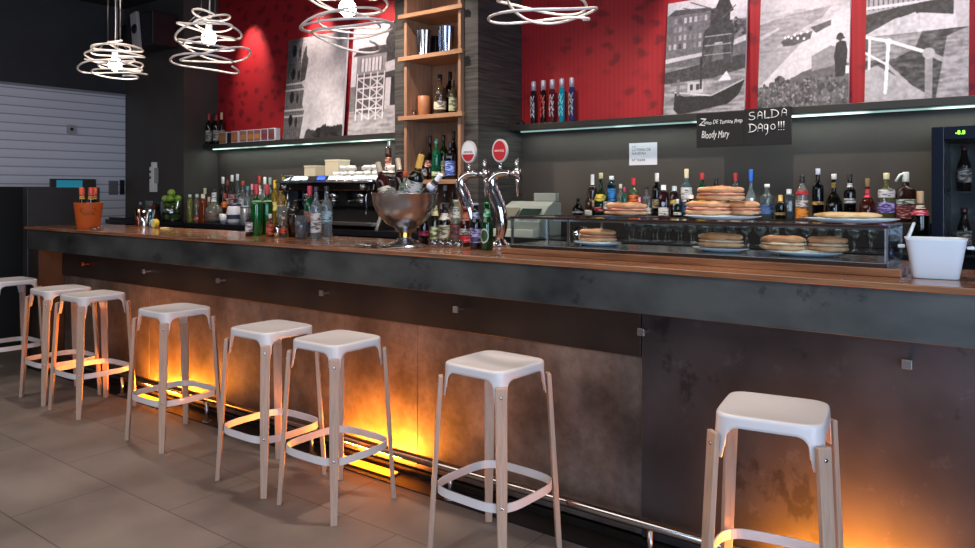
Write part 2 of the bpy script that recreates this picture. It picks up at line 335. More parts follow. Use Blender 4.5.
# ------------------------------------------------------------------ bar stools
def se(a, r, half):   # rounded square radius at angle a
    x, y = math.cos(a), math.sin(a); p = r
    return half/((abs(x)**p+abs(y)**p)**(1/p))
def seat_bm():
    bm = bm_new(); h = .160; E = 6.0
    ang = []
    for q in range(4):
        c = PI/4+q*PI/2
        offs = [-.785, -.65, -.5, -.4, -.34, -.30, -.265, -.235, -.21, -.185, -.16, -.142, -.132, -.122, -.10, -.07, -.035]
        ang += [c+o for o in offs]+[c]+[c-o for o in offs[::-1][:-1]]
    N = len(ang)
    def dep(a):
        d = abs(((a-PI/4+PI/4) % (PI/2))-PI/4)*.205
        if d < .0245: return .118
        if d < .028: return .085
        if d < .066: return .024+.034*(1-math.sqrt(max(0, 1-((.066-d)/.038)**2)))
        return .024
    def ring(f, z): rings.append([bm.verts.new((se(a, E, h)*f*math.cos(a), se(a, E, h)*f*math.sin(a), z)) for a in ang])
    rings = []
    for f, z in [(.02, .7475), (.25, .7480), (.5, .7495), (.75, .7525), (.88, .7548), (.94, .7552), (.972, .7540), (.992, .7500), (1., .7435)]: ring(f, z)
    def srow(t, inset):
        out = []
        for a in ang:
            dz = dep(a)*t; R_ = se(a, E, h)*(1+.008*t)-inset+max(0, dz-.03)*.10
            out.append(bm.verts.new((R_*math.cos(a), R_*math.sin(a), .7435-dz)))
        rings.append(out)
    for t in (.25, .6, 1.): srow(t, 0)
    for t in (1., .6, .2): srow(t, .004)
    for f, z in ((.97, .7390), (.5, .7420), (.02, .7420)): ring(f, z)
    for i in range(len(rings)-1):
        for k in range(N): bm.faces.new((rings[i][k], rings[i][(k+1) % N], rings[i+1][(k+1) % N], rings[i+1][k])).smooth = True
    bm.faces.new(rings[0]); bm.faces.new(rings[-1])
    return bm
def make_stool(label, loc, rz):
    t = thing('bar_stool', label, 'stool', loc, rz, 'white-seated bar stools along the bar')
    obj('seat', seat_bm(), M['white_steel'], t)
    for sx in (-1, 1):
        for sy in (-1, 1):
            a = math.atan2(sy, sx)
            top = Vector((.1555*sx, .1555*sy, .70)); bot = Vector((.187*sx, .187*sy, 0)); bm = bm_new()
            rings = []
            for f, wd, th in ((0, .046, .018), (.5, .042, .020), (1, .030, .022)):
                c = top.lerp(bot, f); rings.append([bm.verts.new(c+RZ(a) @ Vector((dx*th/2, dy*wd/2, 0))) for dx, dy in ((-1, -1), (1, -1), (1, 1), (-1, 1))])
            for i in range(2):
                for k in range(4): bm.faces.new((rings[i][k], rings[i][(k+1) % 4], rings[i+1][(k+1) % 4], rings[i+1][k]))
            bm.faces.new(rings[0][::-1]); bm.faces.new(rings[-1])
            lg = obj('leg', bm, M['leg_wood'], t, .003)
            for z, fz in ((.665, .05), (.268, .617)):
                c = top.lerp(bot, fz)+RZ(a) @ Vector((.0095, 0, 0)); sb = bm_new(); add_lathe(sb, [(.006, 0), (.006, .0025), (.003, .003)], 10, (0, 0, 0), T(*c) @ RZ(a) @ RY(PI/2)); obj('screw', sb, M['chrome'], lg)
    bm = bm_new(); n = 64; hh = .178
    path = []
    for k in range(n):
        a = 2*PI*k/n; R_ = se(a, 4, .197); c = 9
        dd = abs(math.cos(a))+abs(math.sin(a)); R_ = min(R_, c*math.sqrt(2)/dd)
        path.append((R_*math.cos(a), R_*math.sin(a)))
    ringsz = []
    for off, z in ((0, .243), (0, .276), (-.004, .276), (-.004, .243)):
        ringsz.append([bm.verts.new((x*(1+off/.17), y*(1+off/.17), z)) for x, y in path])
    for i in range(4):
        for k in range(n): bm.faces.new((ringsz[i][k], ringsz[i][(k+1) % n], ringsz[(i+1) % 4][(k+1) % n], ringsz[(i+1) % 4][k]))
    obj('foot_ring', bm, M['white_steel'], t)
    t.scale = (1, 1, 1.022)
    return t
ST = [(-.698, 2.462, .15, 'nearest white-seated bar stool at the right, in front of the dark wide steel panel'),
      (-1.80, 2.465, -.05, 'white-seated bar stool standing alone second from the right, bright seat under the ring lamp'),
      (-2.68, 2.41, .0, 'white-seated bar stool in front of the middle amber floor light, right of the middle pair'),
      (-3.17, 2.41, .0, 'white-seated bar stool in the middle, left one of the middle pair with pink-lit legs'),
      (-4.135, 2.45, .0, 'white-seated bar stool standing alone just right of the left amber floor light'),
      (-5.145, 2.46, .03, 'white-seated bar stool overlapping its left neighbour, right one of the far left pair'),
      (-5.635, 2.47, -.02, 'white-seated bar stool half hidden behind its right neighbour, left one of the far left pair'),
      (-6.49, 2.46, .0, 'farthest white-seated bar stool at the left picture edge by the end of the bar')]
s0 = make_stool(ST[0][3], (ST[0][0], ST[0][1], 0), ST[0][2])
for x, y, r_, lb in ST[1:]: dup(s0, (x, y, 0), r_, lb)

# ------------------------------------------------------------------ back bar
bb = thing('back_bar', 'black back bar worktop and cabinets running along the rear wall', 'back bar')
bm = bm_new(); add_box(bm, -8.06, -.46, 3.98, 4.055, 1.12, 1.16); add_box(bm, -6.93, -3.9, 4.055, 4.595, 1.12, 1.16); add_box(bm, -3.10, -.46, 4.055, 4.595, 1.12, 1.16); add_box(bm, -8.06, -6.93, 4.055, 4.2, 1.12, 1.16); add_box(bm, -3.765, -3.235, 4.055, 4.335, 1.12, 1.16)
obj('worktop', bm, plain('#16161A', .25), bb)
for i in range(7):
    x0 = -8.0+i*1.07; d = obj('cabinet_door', B(x0, x0+1.05, 4.0, 4.04, .08, 1.11), plain('#1B1A1A', .5), bb, .003)
    obj('handle', B(x0+.4, x0+.65, 3.985, 3.998, 1.0, 1.012), M['brushed'], d)
obj('plinth', B(-8.0, -.5, 4.01, 4.05, 0, .078), M['black'], bb)
tag(obj('bottle_riser', B(-3.0, -.47, 4.36, 4.59, 1.1605, 1.296), plain('#1D1A18', .4), None, .003), 'low dark riser step on the back bar holding the right row of bottles', 'shelf')

# display shelves
def ledge(x0, x1, lb):
    t = thing('display_ledge', lb, 'shelf')
    obj('board', B(x0, x1, 4.42, 4.598, 1.893, 1.935), plain('#2B2A26', .4), t, .002)
    obj('led_strip', B(x0+.04, x1-.03, 4.505, 4.52, 1.884, 1.8925), M['led'], t)
    L = bpy.data.lights.new('shelf_led', 'AREA'); L.shape = 'RECTANGLE'; L.size = x1-x0-.1; L.size_y = .03; L.energy = 1.5*(x1-x0); L.color = (.86, 1, .93)
    lo = bpy.data.objects.new('shelf_led', L); COL.objects.link(lo); lo.location = ((x0+x1)/2, 4.512, 1.88); lo.rotation_euler = (-.1, 0, 0)
ledge(-6.93, -3.9, 'dark display ledge with green-white under-light on the left of the pillar')
ledge(-3.1, 1.5, 'dark display ledge with green-white under-light on the right of the pillar')

# wooden shelf unit in the pillar
wu = thing('shelf_unit', 'tall pale wooden shelf unit set in the pillar behind the bar', 'shelf unit')
obj('back_panel', B(-3.765, -3.235, 4.31, 4.335, 1.162, 3.44), M['niche_wood'], wu)
for x in (-3.765, -3.26): obj('side_panel', B(x, x+.025, 4.03, 4.308, 1.1605, 3.44), M['niche_wood'], wu, .0015)
for z in (1.54, 2.003, 2.435, 2.743, 3.08): obj('shelf_board', B(-3.80, -3.20, 4.0, 4.029, z-.03, z), M['shelf_wood'], wu, .0015); 
for z in (1.54, 2.003, 2.435, 2.743, 3.08): obj('inner_shelf', B(-3.739, -3.261, 4.029, 4.308, z-.03, z), M['shelf_wood'], wu)

# ------------------------------------------------------------------ posters (painted procedurally, face by face)
class Canvas:
    def __init__(s, w, h, v, seed):
        w, h = w*2, h*2; s.w, s.h = w, h; s.a = np.full((h, w), v, float); s.r = np.random.RandomState(seed)
        s.X, s.Y = np.meshgrid((np.arange(w)+.5)/w, (np.arange(h)+.5)/h)     # y 0 = top
    def noise(s, cells, amp, mask=None, sx=1., sy=1.):
        gx, gy = max(2, int(cells*sx)), max(2, int(cells*sy*s.h/s.w)); g = s.r.rand(gy+2, gx+2)
        fx, fy = s.X*gx, s.Y*gy; ix, iy = fx.astype(int), fy.astype(int); tx, ty = fx-ix, fy-iy
        n = (g[iy, ix]*(1-tx)+g[iy, ix+1]*tx)*(1-ty)+(g[iy+1, ix]*(1-tx)+g[iy+1, ix+1]*tx)*ty
        d = (n-.5)*2*amp; s.a = s.a+(d if mask is None else d*mask)
    def poly(s, pts, v, k=1.):
        m_ = np.zeros_like(s.a, bool); n = len(pts)
        for i in range(n):
            (x1, y1), (x2, y2) = pts[i], pts[(i+1) % n]
            if y1 == y2: continue
            c = ((y1 > s.Y) != (y2 > s.Y)) & (s.X < (x2-x1)*(s.Y-y1)/(y2-y1)+x1); m_ ^= c
        s.a[m_] = s.a[m_]*(1-k)+v*k; return m_
    def rect(s, x0, y0, x1, y1, v, k=1.): return s.poly([(x0, y0), (x1, y0), (x1, y1), (x0, y1)], v, k)
    def line(s, x0, y0, x1, y1, wd, v):
        dx, dy = x1-x0, (y1-y0)*s.h/s.w; L2 = dx*dx+dy*dy+1e-9
        t = np.clip(((s.X-x0)*dx+(s.Y-y0)*s.h/s.w*dy)/L2, 0, 1)
        d = np.hypot(s.X-x0-t*dx, (s.Y-y0)*s.h/s.w-t*dy); s.a[d < wd] = v
    def ell(s, x, y, rx, ry, v): s.a[((s.X-x)/rx)**2+((s.Y-y)/ry)**2 < 1] = v
def poster(label, x0, x1, zb, zt, yb, yt, cv):
    """a rigid printed board standing on the ledge and leaning back on the wall"""
    for _ in range(2):
        q = np.pad(cv.a, 1, mode='edge'); cv.a = (q[1:-1, 1:-1]*2+q[:-2, 1:-1]+q[2:, 1:-1]+q[1:-1, :-2]+q[1:-1, 2:])/6
    t = thing('photo_board', label, 'poster', (x0, yb, zb), 0, 'black and white photo boards above the bar')
    W = x1-x0; Hh = math.hypot(zt-zb, yt-yb); ang = -math.atan2(yt-yb, zt-zb); R_ = RX(ang)
    bm = bm_new(); add_box(bm, 0, W, 0, .018, 0, Hh, 0, R_); obj('board', bm, plain('#E6E2E2', .6), t)
    h, w = cv.a.shape; a = np.clip(cv.a, .01, 1)
    vs = [tuple(R_ @ Vector((W*i/w, -.0012, Hh*(1-j/h)))) for j in range(h+1) for i in range(w+1)]
    fs = [(j*(w+1)+i, (j+1)*(w+1)+i, (j+1)*(w+1)+i+1, j*(w+1)+i+1) for j in range(h) for i in range(w)]
    me = bpy.data.meshes.new('print'); me.from_pydata(vs, [], fs); ca = me.color_attributes.new('ink', 'FLOAT_COLOR', 'CORNER')
    g = (a**2.0).reshape(-1); c = np.stack([g, g*.96, g*1.0, np.ones_like(g)], 1); c = np.repeat(c, 4, 0).astype(np.float32)
    ca.data.foreach_set('color', c.reshape(-1)); me.materials.append(M['print'])
    o = bpy.data.objects.new('print', me); COL.objects.link(o); o.parent = t
def foliage(c, x, y, rx, ry, v, n, s_=.02):
    for _ in range(n):
        a = c.r.rand()*2*PI; q = math.sqrt(c.r.rand()); c.ell(x+rx*q*math.cos(a), y+ry*q*math.sin(a), s_*(.5+c.r.rand()), s_*(.5+c.r.rand()), v*(.5+c.r.rand()))
# 1 ornate tower against a clouded sky
c = Canvas(120, 140, .74, 3); c.a -= .16*(1-c.Y); c.noise(4, .09); c.noise(9, .05)
for i in range(9): c.ell(.45+.06*i, 1-.02*c.r.rand(), .07, .05+.05*c.r.rand(), .22)
foliage(c, .78, .97, .22, .07, .12, 90, .035)
c.poly([(0, 0), (.26, 0), (.24, .25), (.29, .3), (.27, .45), (.33, .5), (.31, .66), (.35, .72), (.3, 1), (0, 1)], .33)
c.poly([(.26, .22), (.30, .1), (.33, .08), (.34, .18), (.37, .22), (.36, .3), (.33, .42), (.26, .44)], .2)
for i in range(26): c.rect(.01, .02+i*.038, .3, .028+i*.038, .18+.3*c.r.rand(), .6)
for i in range(7): c.rect(.03+i*.04, .05, .038+i*.04, 1, .16, .55)
for y in (.44, .5, .7, .76): c.rect(0, y, .34, y+.018, .62)
for j in range(4): c.ell(.12, .12+j*.23, .035, .06, .1); c.ell(.22, .14+j*.23, .02, .05, .12)
c.noise(40, .05); poster('photo board of an ornate stone tower against a cloudy sky, leftmost on the left ledge', -5.757, -4.945, 1.936, 2.886, 4.50, 4.575, c)
# 2 lattice tower on the river
c = Canvas(120, 140, .86, 5); c.a -= .2*c.Y; c.noise(5, .05)
c.poly([(.55, .12), (.75, .05), (1, 0), (1, .5), (.5, .5), (.45, .3)], .2); foliage(c, .8, .15, .25, .14, .16, 160, .05)
c.rect(0, .78, 1, 1, .55); c.noise(10, .12, (c.Y > .78)*1., 1, 6); c.rect(0, .55, .2, .78, .4)
c.rect(.08, .27, .52, .45, .5); c.poly([(.02, .27), (.1, .2), (.5, .2), (.6, .27)], .24); c.rect(.14, .3, .46, .42, .78)
for i in range(7): c.rect(.14+i*.052, .3, .152+i*.052, .42, .2)
c.rect(.08, .45, .52, .8, .26)
for i in range(5):
    c.line(.1+i*.1, .44, .1+i*.1, .86, .009, .85)
for j in range(4):
    c.line(.1, .48+j*.095, .5, .48+j*.095, .008, .8); c.line(.1, .48+j*.095, .3, .575+j*.095, .007, .75); c.line(.5, .48+j*.095, .3, .575+j*.095, .007, .75); c.line(.3, .48+j*.095, .5, .575+j*.095, .007, .75)
c.poly([(.5, .36), (1, .3), (1, .4), (.52, .45)], .7); c.rect(.6, .5, 1, .75, .15); c.rect(.55, .75, 1, .78, .6)
c.noise(40, .05); poster('photo board of a white lattice tower beside the river, partly behind the hanging lamp', -4.87, -4.06, 1.936, 2.886, 4.50, 4.575, c)
# 3 dock crane and steam boat
c = Canvas(110, 158, .62, 7); c.noise(5, .06); c.a += .12*(1-c.Y)
c.rect(0, .12, .62, .46, .38)
for j in range(4):
    for i in range(9): c.rect(.03+i*.065, .15+j*.075, .065+i*.065, .195+j*.075, .2+.55*c.r.rand())
c.poly([(0, .12), (.1, .07), (.55, .09), (.62, .12)], .25); c.rect(.72, .22, 1, .46, .45); foliage(c, .85, .3, .15, .08, .3, 80)
c.poly([(0, .45), (.5, .42), (1, .4), (1, .55), (0, .6)], .36); c.poly([(0, .5), (.5, .47), (.5, .5), (0, .54)], .75); c.poly([(.75, .42), (1, .36), (1, .41), (.8, .45)], .75)
c.rect(0, .58, 1, 1, .5); c.noise(9, .16, (c.Y > .58)*1., 1, 5); c.poly([(0, .62), (1, .52), (1, .64), (.6, .7), (0, .72)], .2)
c.poly([(.48, .3), (.6, .22), (.82, .22), (.86, .32), (.84, .58), (.74, .58), (.72, .4), (.62, .4), (.58, .6), (.46, .6)], .22)
c.rect(.56, .1, .8, .24, .2); c.poly([(.62, .1), (.66, .03), (.78, .04), (.84, .14), (.78, .16)], .15)
for p in ((.3, .02, .62, .12), (.2, .06, .62, .16), (.86, .1, .7, .2), (.48, .6, .66, .34), (.58, .34, .48, .5), (.8, .36, .84, .58)): c.line(*p, .007, .3)
for j in range(3): c.line(.5, .34+j*.08, .82, .34+j*.08, .006, .6)
c.poly([(.14, .8), (.25, .84), (.6, .85), (.95, .74), (1, .74), (.93, .86), (.8, .93), (.2, 1), (.13, .95)], .1); c.line(.14, .8, .6, .85, .008, .8); c.line(.6, .85, .97, .74, .008, .7)
c.rect(.3, .72, .5, .82, .72); c.rect(.33, .74, .37, .79, .2); c.rect(.41, .74, .45, .79, .2); c.line(.46, .52, .47, .78, .014, .14); c.line(.18, .7, .18, .82, .02, .4)
c.poly([(.68, .73), (.78, .65), (.84, .73)], .85)
c.noise(45, .06); poster('photo board of a dock crane above a small steam boat, beside the chalkboards', -1.957, -1.448, 1.936, 2.667, 4.50, 4.575, c)
# 4 man in a cap above an estuary
c = Canvas(110, 158, .66, 9); c.a += .02; c.a -= .16*np.clip((c.Y-.15)*2.2, 0, 1); c.noise(4, .04)
c.poly([(0, .3), (.4, .24), (.8, .22), (.7, .3), (.35, .42), (.1, .56), (0, .6)], .5); c.noise(12, .08, (c.Y > .2)*(c.Y < .55)*1., 1, 4)
c.poly([(1, .2), (.82, .3), (.55, .44), (0, .82), (0, .95), (1, .95)], .70); c.poly([(0, .4), (.22, .34), (.23, .355), (.02, .43)], .66)
c.poly([(.25, .46), (.32, .43), (.6, .4), (.58, .46), (.4, .5), (.28, .5)], .25); c.poly([(.58, .37), (.8, .33), (.8, .37), (.64, .42)], .25)
for i in range(8): c.ell(.3+.035*i, .43+.004*i*(-1)**i, .014, .012, .8)
c.poly([(0, .87), (.2, .83), (.5, .72), (.8, .66), (1, .68), (1, 1), (0, 1)], .3)
foliage(c, .5, .9, .6, .13, .26, 500, .02); foliage(c, .5, .9, .6, .12, .34, 200, .012); foliage(c, .25, .77, .05, .03, .2, 30, .015)
c.poly([(.6, .6), (.8, .53), (.92, .56), (.92, .68), (.6, .72)], .45)
c.ell(.9, .47, .035, .03, .1); c.rect(.86, .475, .95, .487, .12); c.poly([(.86, .52), (.9, .5), (.96, .51), (.98, .58), (.97, .72), (.95, .78), (.86, .78), (.85, .66), (.84, .62)], .08); c.rect(.965, .7, 1, .76, .8)
c.noise(45, .05); poster('photo board of a man in a flat cap looking down over a pale estuary', -1.368, -.876, 1.936, 2.667, 4.50, 4.575, c)
# 5 bridge, canal and white railings
c = Canvas(110, 158, .72, 11); c.rect(0, .0, 1, .34, .6)
for i in range(12): c.rect(.02+i*.05, .05, .03+i*.05, .3, .25)
c.rect(0, .15, .62, .175, .85); c.rect(0, .27, .7, .29, .8); c.rect(.7, 0, 1, .3, .75); c.rect(.74, .05, .98, .2, .4); foliage(c, .45, .1, .2, .1, .2, 170, .022); foliage(c, .85, .2, .13, .08, .25, 90, .02); foliage(c, .12, .05, .08, .06, .2, 50, .02)
c.poly([(0, .33), (.3, .3), (.8, .27), (.86, .27), (.86, .4), (.55, .36), (.3, .38), (.12, .44), (0, .48)], .14)
c.poly([(.12, .47), (.3, .39), (.5, .35), (.56, .5), (.1, .5)], .72); c.noise(30, .1, (c.X < .56)*(c.Y > .36)*(c.Y < .5)*1.); c.poly([(.86, .3), (1, .32), (1, .5), (.9, .5)], .65)
c.rect(0, .5, 1, 1, .2); c.poly([(.05, .5), (.56, .5), (.5, .62), (.3, .68), (0, .68)], .5); c.poly([(.8, .55), (1, .5), (1, 1), (.7, 1)], .5); c.noise(16, .14, (c.Y > .5)*1., 1, 3)
c.poly([(0, .75), (.12, .72), (.6, .95), (.6, 1), (0, 1)], .6); c.noise(20, .06, (c.Y > .75)*(c.X < .5)*1.)
c.line(0, .5, .25, .55, .016, .9); c.line(.25, .55, .62, .66, .018, .86); c.line(.62, .66, 1, .82, .024, .55); c.line(0, .62, .22, .72, .013, .85); c.line(.22, .72, .6, 1, .018, .6)
c.line(.04, .5, .04, .74, .014, .85); c.line(.235, .54, .21, .93, .018, .9); c.line(.63, .66, .63, 1, .036, .5); c.ell(.235, .55, .035, .025, .92); c.ell(.63, .665, .06, .04, .62)
c.noise(45, .06); poster('photo board of a bridge over a canal with white railings, right end of the ledge', -.795, -.318, 1.936, 2.667, 4.50, 4.575, c)

# chalkboards hung from the ledge
chalk = plain('#D6D6D2', .9)
cb = thing('chalkboard', 'black chalkboard reading zumo de tomate prep, left of the pair hung on the ledge', 'chalkboard', (-1.7, 4.398, 1.722), 0, 'chalkboards on the ledge')
obj('board', B(0, .289, 0, .01, 0, .205), plain('#0A0909', .8), cb, .001)
text_obj('chalk_writing', [('Z', .014, .132, .062, None), ('umo DE Tomate Prep', .045, .138, .034, .232), ('Bloody Mary', .03, .055, .062, .17)], chalk, cb, T(0, -.001, 0), .0005, .003, .25)
cb = thing('chalkboard', 'black chalkboard reading SALDA DAGO, right of the pair hung on the ledge', 'chalkboard', (-1.41, 4.388, 1.722), 0, 'chalkboards on the ledge')
obj('board', B(0, .263, 0, .01, 0, .213), plain('#0A0909', .8), cb, .001)
def strokes(name, glyphs, m_, parent, r=.0026, y=-.002):
    bm = bm_new()
    for s_ in glyphs: add_tube(bm, [(x, y, z) for x, z in s_], r, 5)
    return obj(name, bm, m_, parent)
def arc(cx, cz, rx, rz, a0, a1, n=10): return [(cx+rx*math.cos(math.radians(a0+(a1-a0)*i/n)), cz+rz*math.sin(math.radians(a0+(a1-a0)*i/n))) for i in range(n+1)]
G = []
def gS(x, z, h): G.append([(x+.030, z+h*.95)]+arc(x+.016, z+h*.74, .014, h*.24, 60, 270)+arc(x+.016, z+h*.27, .018, h*.24, 90, -150))
def gA(x, z, h): G.append([(x, z), (x+.005, z+h*.8), (x+.014, z+h), (x+.026, z+h*.75), (x+.027, z)]); G.append([(x+.002, z+h*.45), (x+.027, z+h*.45)])
def gL(x, z, h): G.append([(x, z+h), (x, z), (x+.026, z+.002)])
def gD(x, z, h): G.append([(x, z+h), (x, z)]); G.append([(x-.008, z+h)]+arc(x, z+h/2, .036, h/2, 80, -80)+[(x-.008, z)])
gS(.028, .148, .046); gA(.076, .152, .044); gL(.118, .154, .044); gD(.158, .156, .044); gA(.21, .16, .044)
n1 = len(G)
gD(.034, .078, .046); gA(.078, .078, .046)
G.append(arc(.124, .105, .010, .014, 30, 330)); G.append([(.134, .118), (.134, .07), (.122, .058)])
G.append(arc(.163, .103, .012, .015, 0, 360)); [G.append([(.195+k*.014, .132), (.195+k*.014, .096)]) for k in range(3)]; [G.append([(.195+k*.014, .086), (.195+k*.014, .082)]) for k in range(3)]
strokes('chalk_writing', G[:n1], chalk, cb); strokes('chalk_writing', G[n1:], chalk, cb)
nt_ = thing('paper_notice', 'white printed lottery notice taped to the dark wall above the bottles', 'notice', (-2.243, 4.597, 1.632))
obj('sheet', B(0, .199, 0, .002, 0, .147), plain('#D9D5DA', .7), nt_)
text_obj('print', [('HAY', .02, .117, .017, None), ('LOTERIA DE', .02, .093, .026, .135), ('NAVIDAD', .02, .07, .024, .10), ('Nº 76694', .02, .025, .024, .095)], plain('#2A272C', .7), nt_, T(0, -.0006, 0), .0003)

# wall devices at the left
ic = thing('intercom', 'pale stacked wall control box with dark buttons on the left pillar', 'control box', (-7.46, 4.209, 1.45))
obj('body', B(-.045, .035, -.045, 0, 0, .26), plain('#F4EEE4', .5), ic, .003)
obj('side_unit', B(.035, .055, -.04, 0, .09, .25), plain('#A9A298', .5), ic, .002); obj('top_unit', B(-.02, .03, -.04, 0, .26, .31), plain('#F4EEE4', .5), ic, .002)
for z in (.15, .21): obj('button', B(-.035, -.012, -.049, -.045, z-.012, z+.012), M['black'], ic)
sp = thing('wall_speaker', 'black wall loudspeaker with pale bracket high on the left pillar', 'speaker', (-7.32, 4.05, 2.89))
obj('cabinet', B(-.13, .36, -.16, .10, 0, .33), plain('#120E12', .5), sp, .01); obj('grille', B(-.11, .34, -.166, -.161, .02, .31), plain('#1A1519', .8), sp)
bm = bm_new(); add_box(bm, -.20, -.08, -.20, -.168, -.02, .36, 0, T(.27, 0, 0) @ RY(-.16)); obj('bracket', bm, plain('#B0A8A2', .5), sp, .004)
bm = bm_new(); add_box(bm, -.45, -.28, -.05, .1, .02, .3); obj('rear_box', bm, plain('#0E0C0E', .6), sp, .004)
bm = bm_new(); add_lathe(bm, [(.05, 0), (.04, .01), (.02, .012)], 16, (0, 0, 0), T(.105, -.201, .17) @ RX(PI/2)); obj('bracket_knob', bm, M['black'], sp)
bm = bm_new(); add_box(bm, -.02, .02, .10, .1585, .1, .2); obj('wall_mount', bm, M['black'], sp)
tv = thing('wall_screen', 'small dark-framed screen glowing blue on the white siding', 'screen', (-8.069, 3.425, 1.38))
obj('frame', B(0, .03, 0, .45, 0, .205), plain('#3A332E', .5), tv, .003); obj('display', B(.0301, .032, .055, .31, .02, .19), emit('blue_glow', '#2A8FA8', .35), tv)
sw = thing('wall_switch', 'small dark switch plate at the right end of the white siding', 'switch', (-8.069, 4.14, 1.42)); obj('plate', B(0, .012, 0, .05, 0, .16), M['black'], sw, .002); obj('cover', B(0, .01, -.12, -.02, 0, .15), plain('#6E6A70', .5), sw, .002)
sn = thing('wall_sensor', 'small pale sensor box high on the white siding', 'sensor', (-8.069, 3.59, 2.05)); obj('body', B(0, .04, 0, .08, 0, .09), plain('#A6A2A4', .5), sn, .004); obj('lens', B(.0401, .045, .02, .05, .03, .06), M['satin_black'], sn)

# ------------------------------------------------------------------ pendant lamps
def coil(seed, turns, R, z0, z1, topR=.6, tilt=.3, off=.22):
    rnd = random.Random(seed); ph = [[rnd.uniform(0, 2*PI) for _ in range(3)] for _ in range(5)]
    def sn_(i, t): return (math.sin(t*2.3+ph[i][0])+.8*math.sin(t*4.1+ph[i][1])+.4*math.sin(t*6.7+ph[i][2]))/1.9
    n = int(turns*44); P = []
    for k in range(n+1):
        f = k/n; th = 2*PI*turns*f; t = f*turns*1.15
        env = 1 if f < .62 else 1-(1-topR)*(f-.62)/.38
        r = R*env*(.80+.2*sn_(0, t)); cx = off*R*sn_(1, t); cy = off*R*sn_(2, t)
        tx, ty = tilt*sn_(3, t), tilt*sn_(4, t)
        x, y = r*math.cos(th), r*math.sin(th); z = z0+(z1-z0)*(f+.06*math.sin(t*3.3+ph[4][1]))+x*tx+y*ty
        P.append((cx+x, cy+y, z))
    return P
def lamp(label, x, y, zb, seed, turns, R, z0, z1, **k):
    t = thing('pendant_lamp', label, 'lamp', (x, y, zb), 0, 'scribble pendant lamps over the bar')
    bm = bm_new(); add_tube(bm, coil(seed, turns, R, z0, z1, **k), .0068, 7); obj('coiled_shade', bm, M['lamp_tube'], t)
    bm = bm_new(); add_ico(bm, (0, 0, 0), .047, 3, (1, 1, 1.08)); obj('bulb', bm, M['bulb'], t)
    bm = bm_new(); add_lathe(bm, [(.02, .045), (.022, .05), (.022, .09), (.012, .105)], 14); obj('bulb_holder', bm, M['cloth_white'], t)
    top = 3.445-zb; rnd = random.Random(seed); bm = bm_new(); add_tube(bm, [(.012*math.sin(5*f)*(1-f), 0, .1+(top-.1)*f) for f in [i/14 for i in range(15)]], .0035, 6); obj('cable', bm, plain('#B8AEAA', .5), t)
    bm = bm_new()
    for a in (.3, 2.4, 4.5): add_tube(bm, [(.05*math.cos(a), .05*math.sin(a), top), (.05*math.cos(a), .05*math.sin(a), z1+.0), (R*.55*math.cos(a), R*.55*math.sin(a), z1*.55)], .0018, 5)
    obj('support_wire', bm, M['brushed'], t)
    bm = bm_new(); add_lathe(bm, [(.065, top-.03), (.065, top)], 20); obj('ceiling_rose', bm, M['satin_black'], t)
lamp('scribble pendant lamp farthest left, flattest coil in front of the black wall', -5.72, 2.9, 2.43, 5, 8, .232, -.10, .17, topR=.6, tilt=.16)
lamp('scribble pendant lamp second from left, overlapping the red wall edge', -4.48, 2.9, 2.48, 18, 8, .235, -.20, .17, topR=.45, tilt=.2)
lamp('scribble pendant lamp hanging in front of the two left photo boards', -3.14, 2.9, 2.485, 33, 9, .27, -.20, .2, topR=.6, tilt=.22)
lamp('scribble pendant lamp at the top centre, only its lowest loops in view', -1.84, 2.9, 2.42, 14, 7, .27, -.22, .2, topR=.6, tilt=.22)
# ------------------------------------------------------------------ bottles
PROF = {
 'spirit': [(.92, 0), (1, .015), (1, .60), (.93, .655), (.55, .71), (.37, .755), (.34, .95), (.34, 1)],
 'champ': [(.93, 0), (1, .015), (1, .5), (.8, .65), (.62, .8), (.60, 1)],
 'wine': [(.93, 0), (1, .015), (1, .60), (.92, .66), (.5, .74), (.38, .79), (.35, 1)],
 'beer': [(.93, 0), (1, .015), (1, .52), (.92, .60), (.62, .70), (.45, .82), (.40, 1)],
 'round': [(.75, 0), (.96, .06), (1, .22), (.92, .40), (.6, .52), (.3, .60), (.26, .68), (.26, 1)],
 'slim': [(.95, 0), (1, .015), (1, .78), (.6, .83), (.5, 1)],
 'square': [(.97, 0), (1, .012), (1, .62), (.9, .665), (.42, .70), (.36, .74), (.34, 1)],
 'flask': [(.97, 0), (1, .012), (1, .78), (.85, .82), (.5, .85), (.46, 1)],
}
def rad(style, f):
    p = PROF[style]
    for (r0, z0), (r1, z1) in zip(p, p[1:]):
        if z0 <= f <= z1: return r0+(r1-r0)*(f-z0)/max(1e-6, z1-z0)
    return p[-1][0]
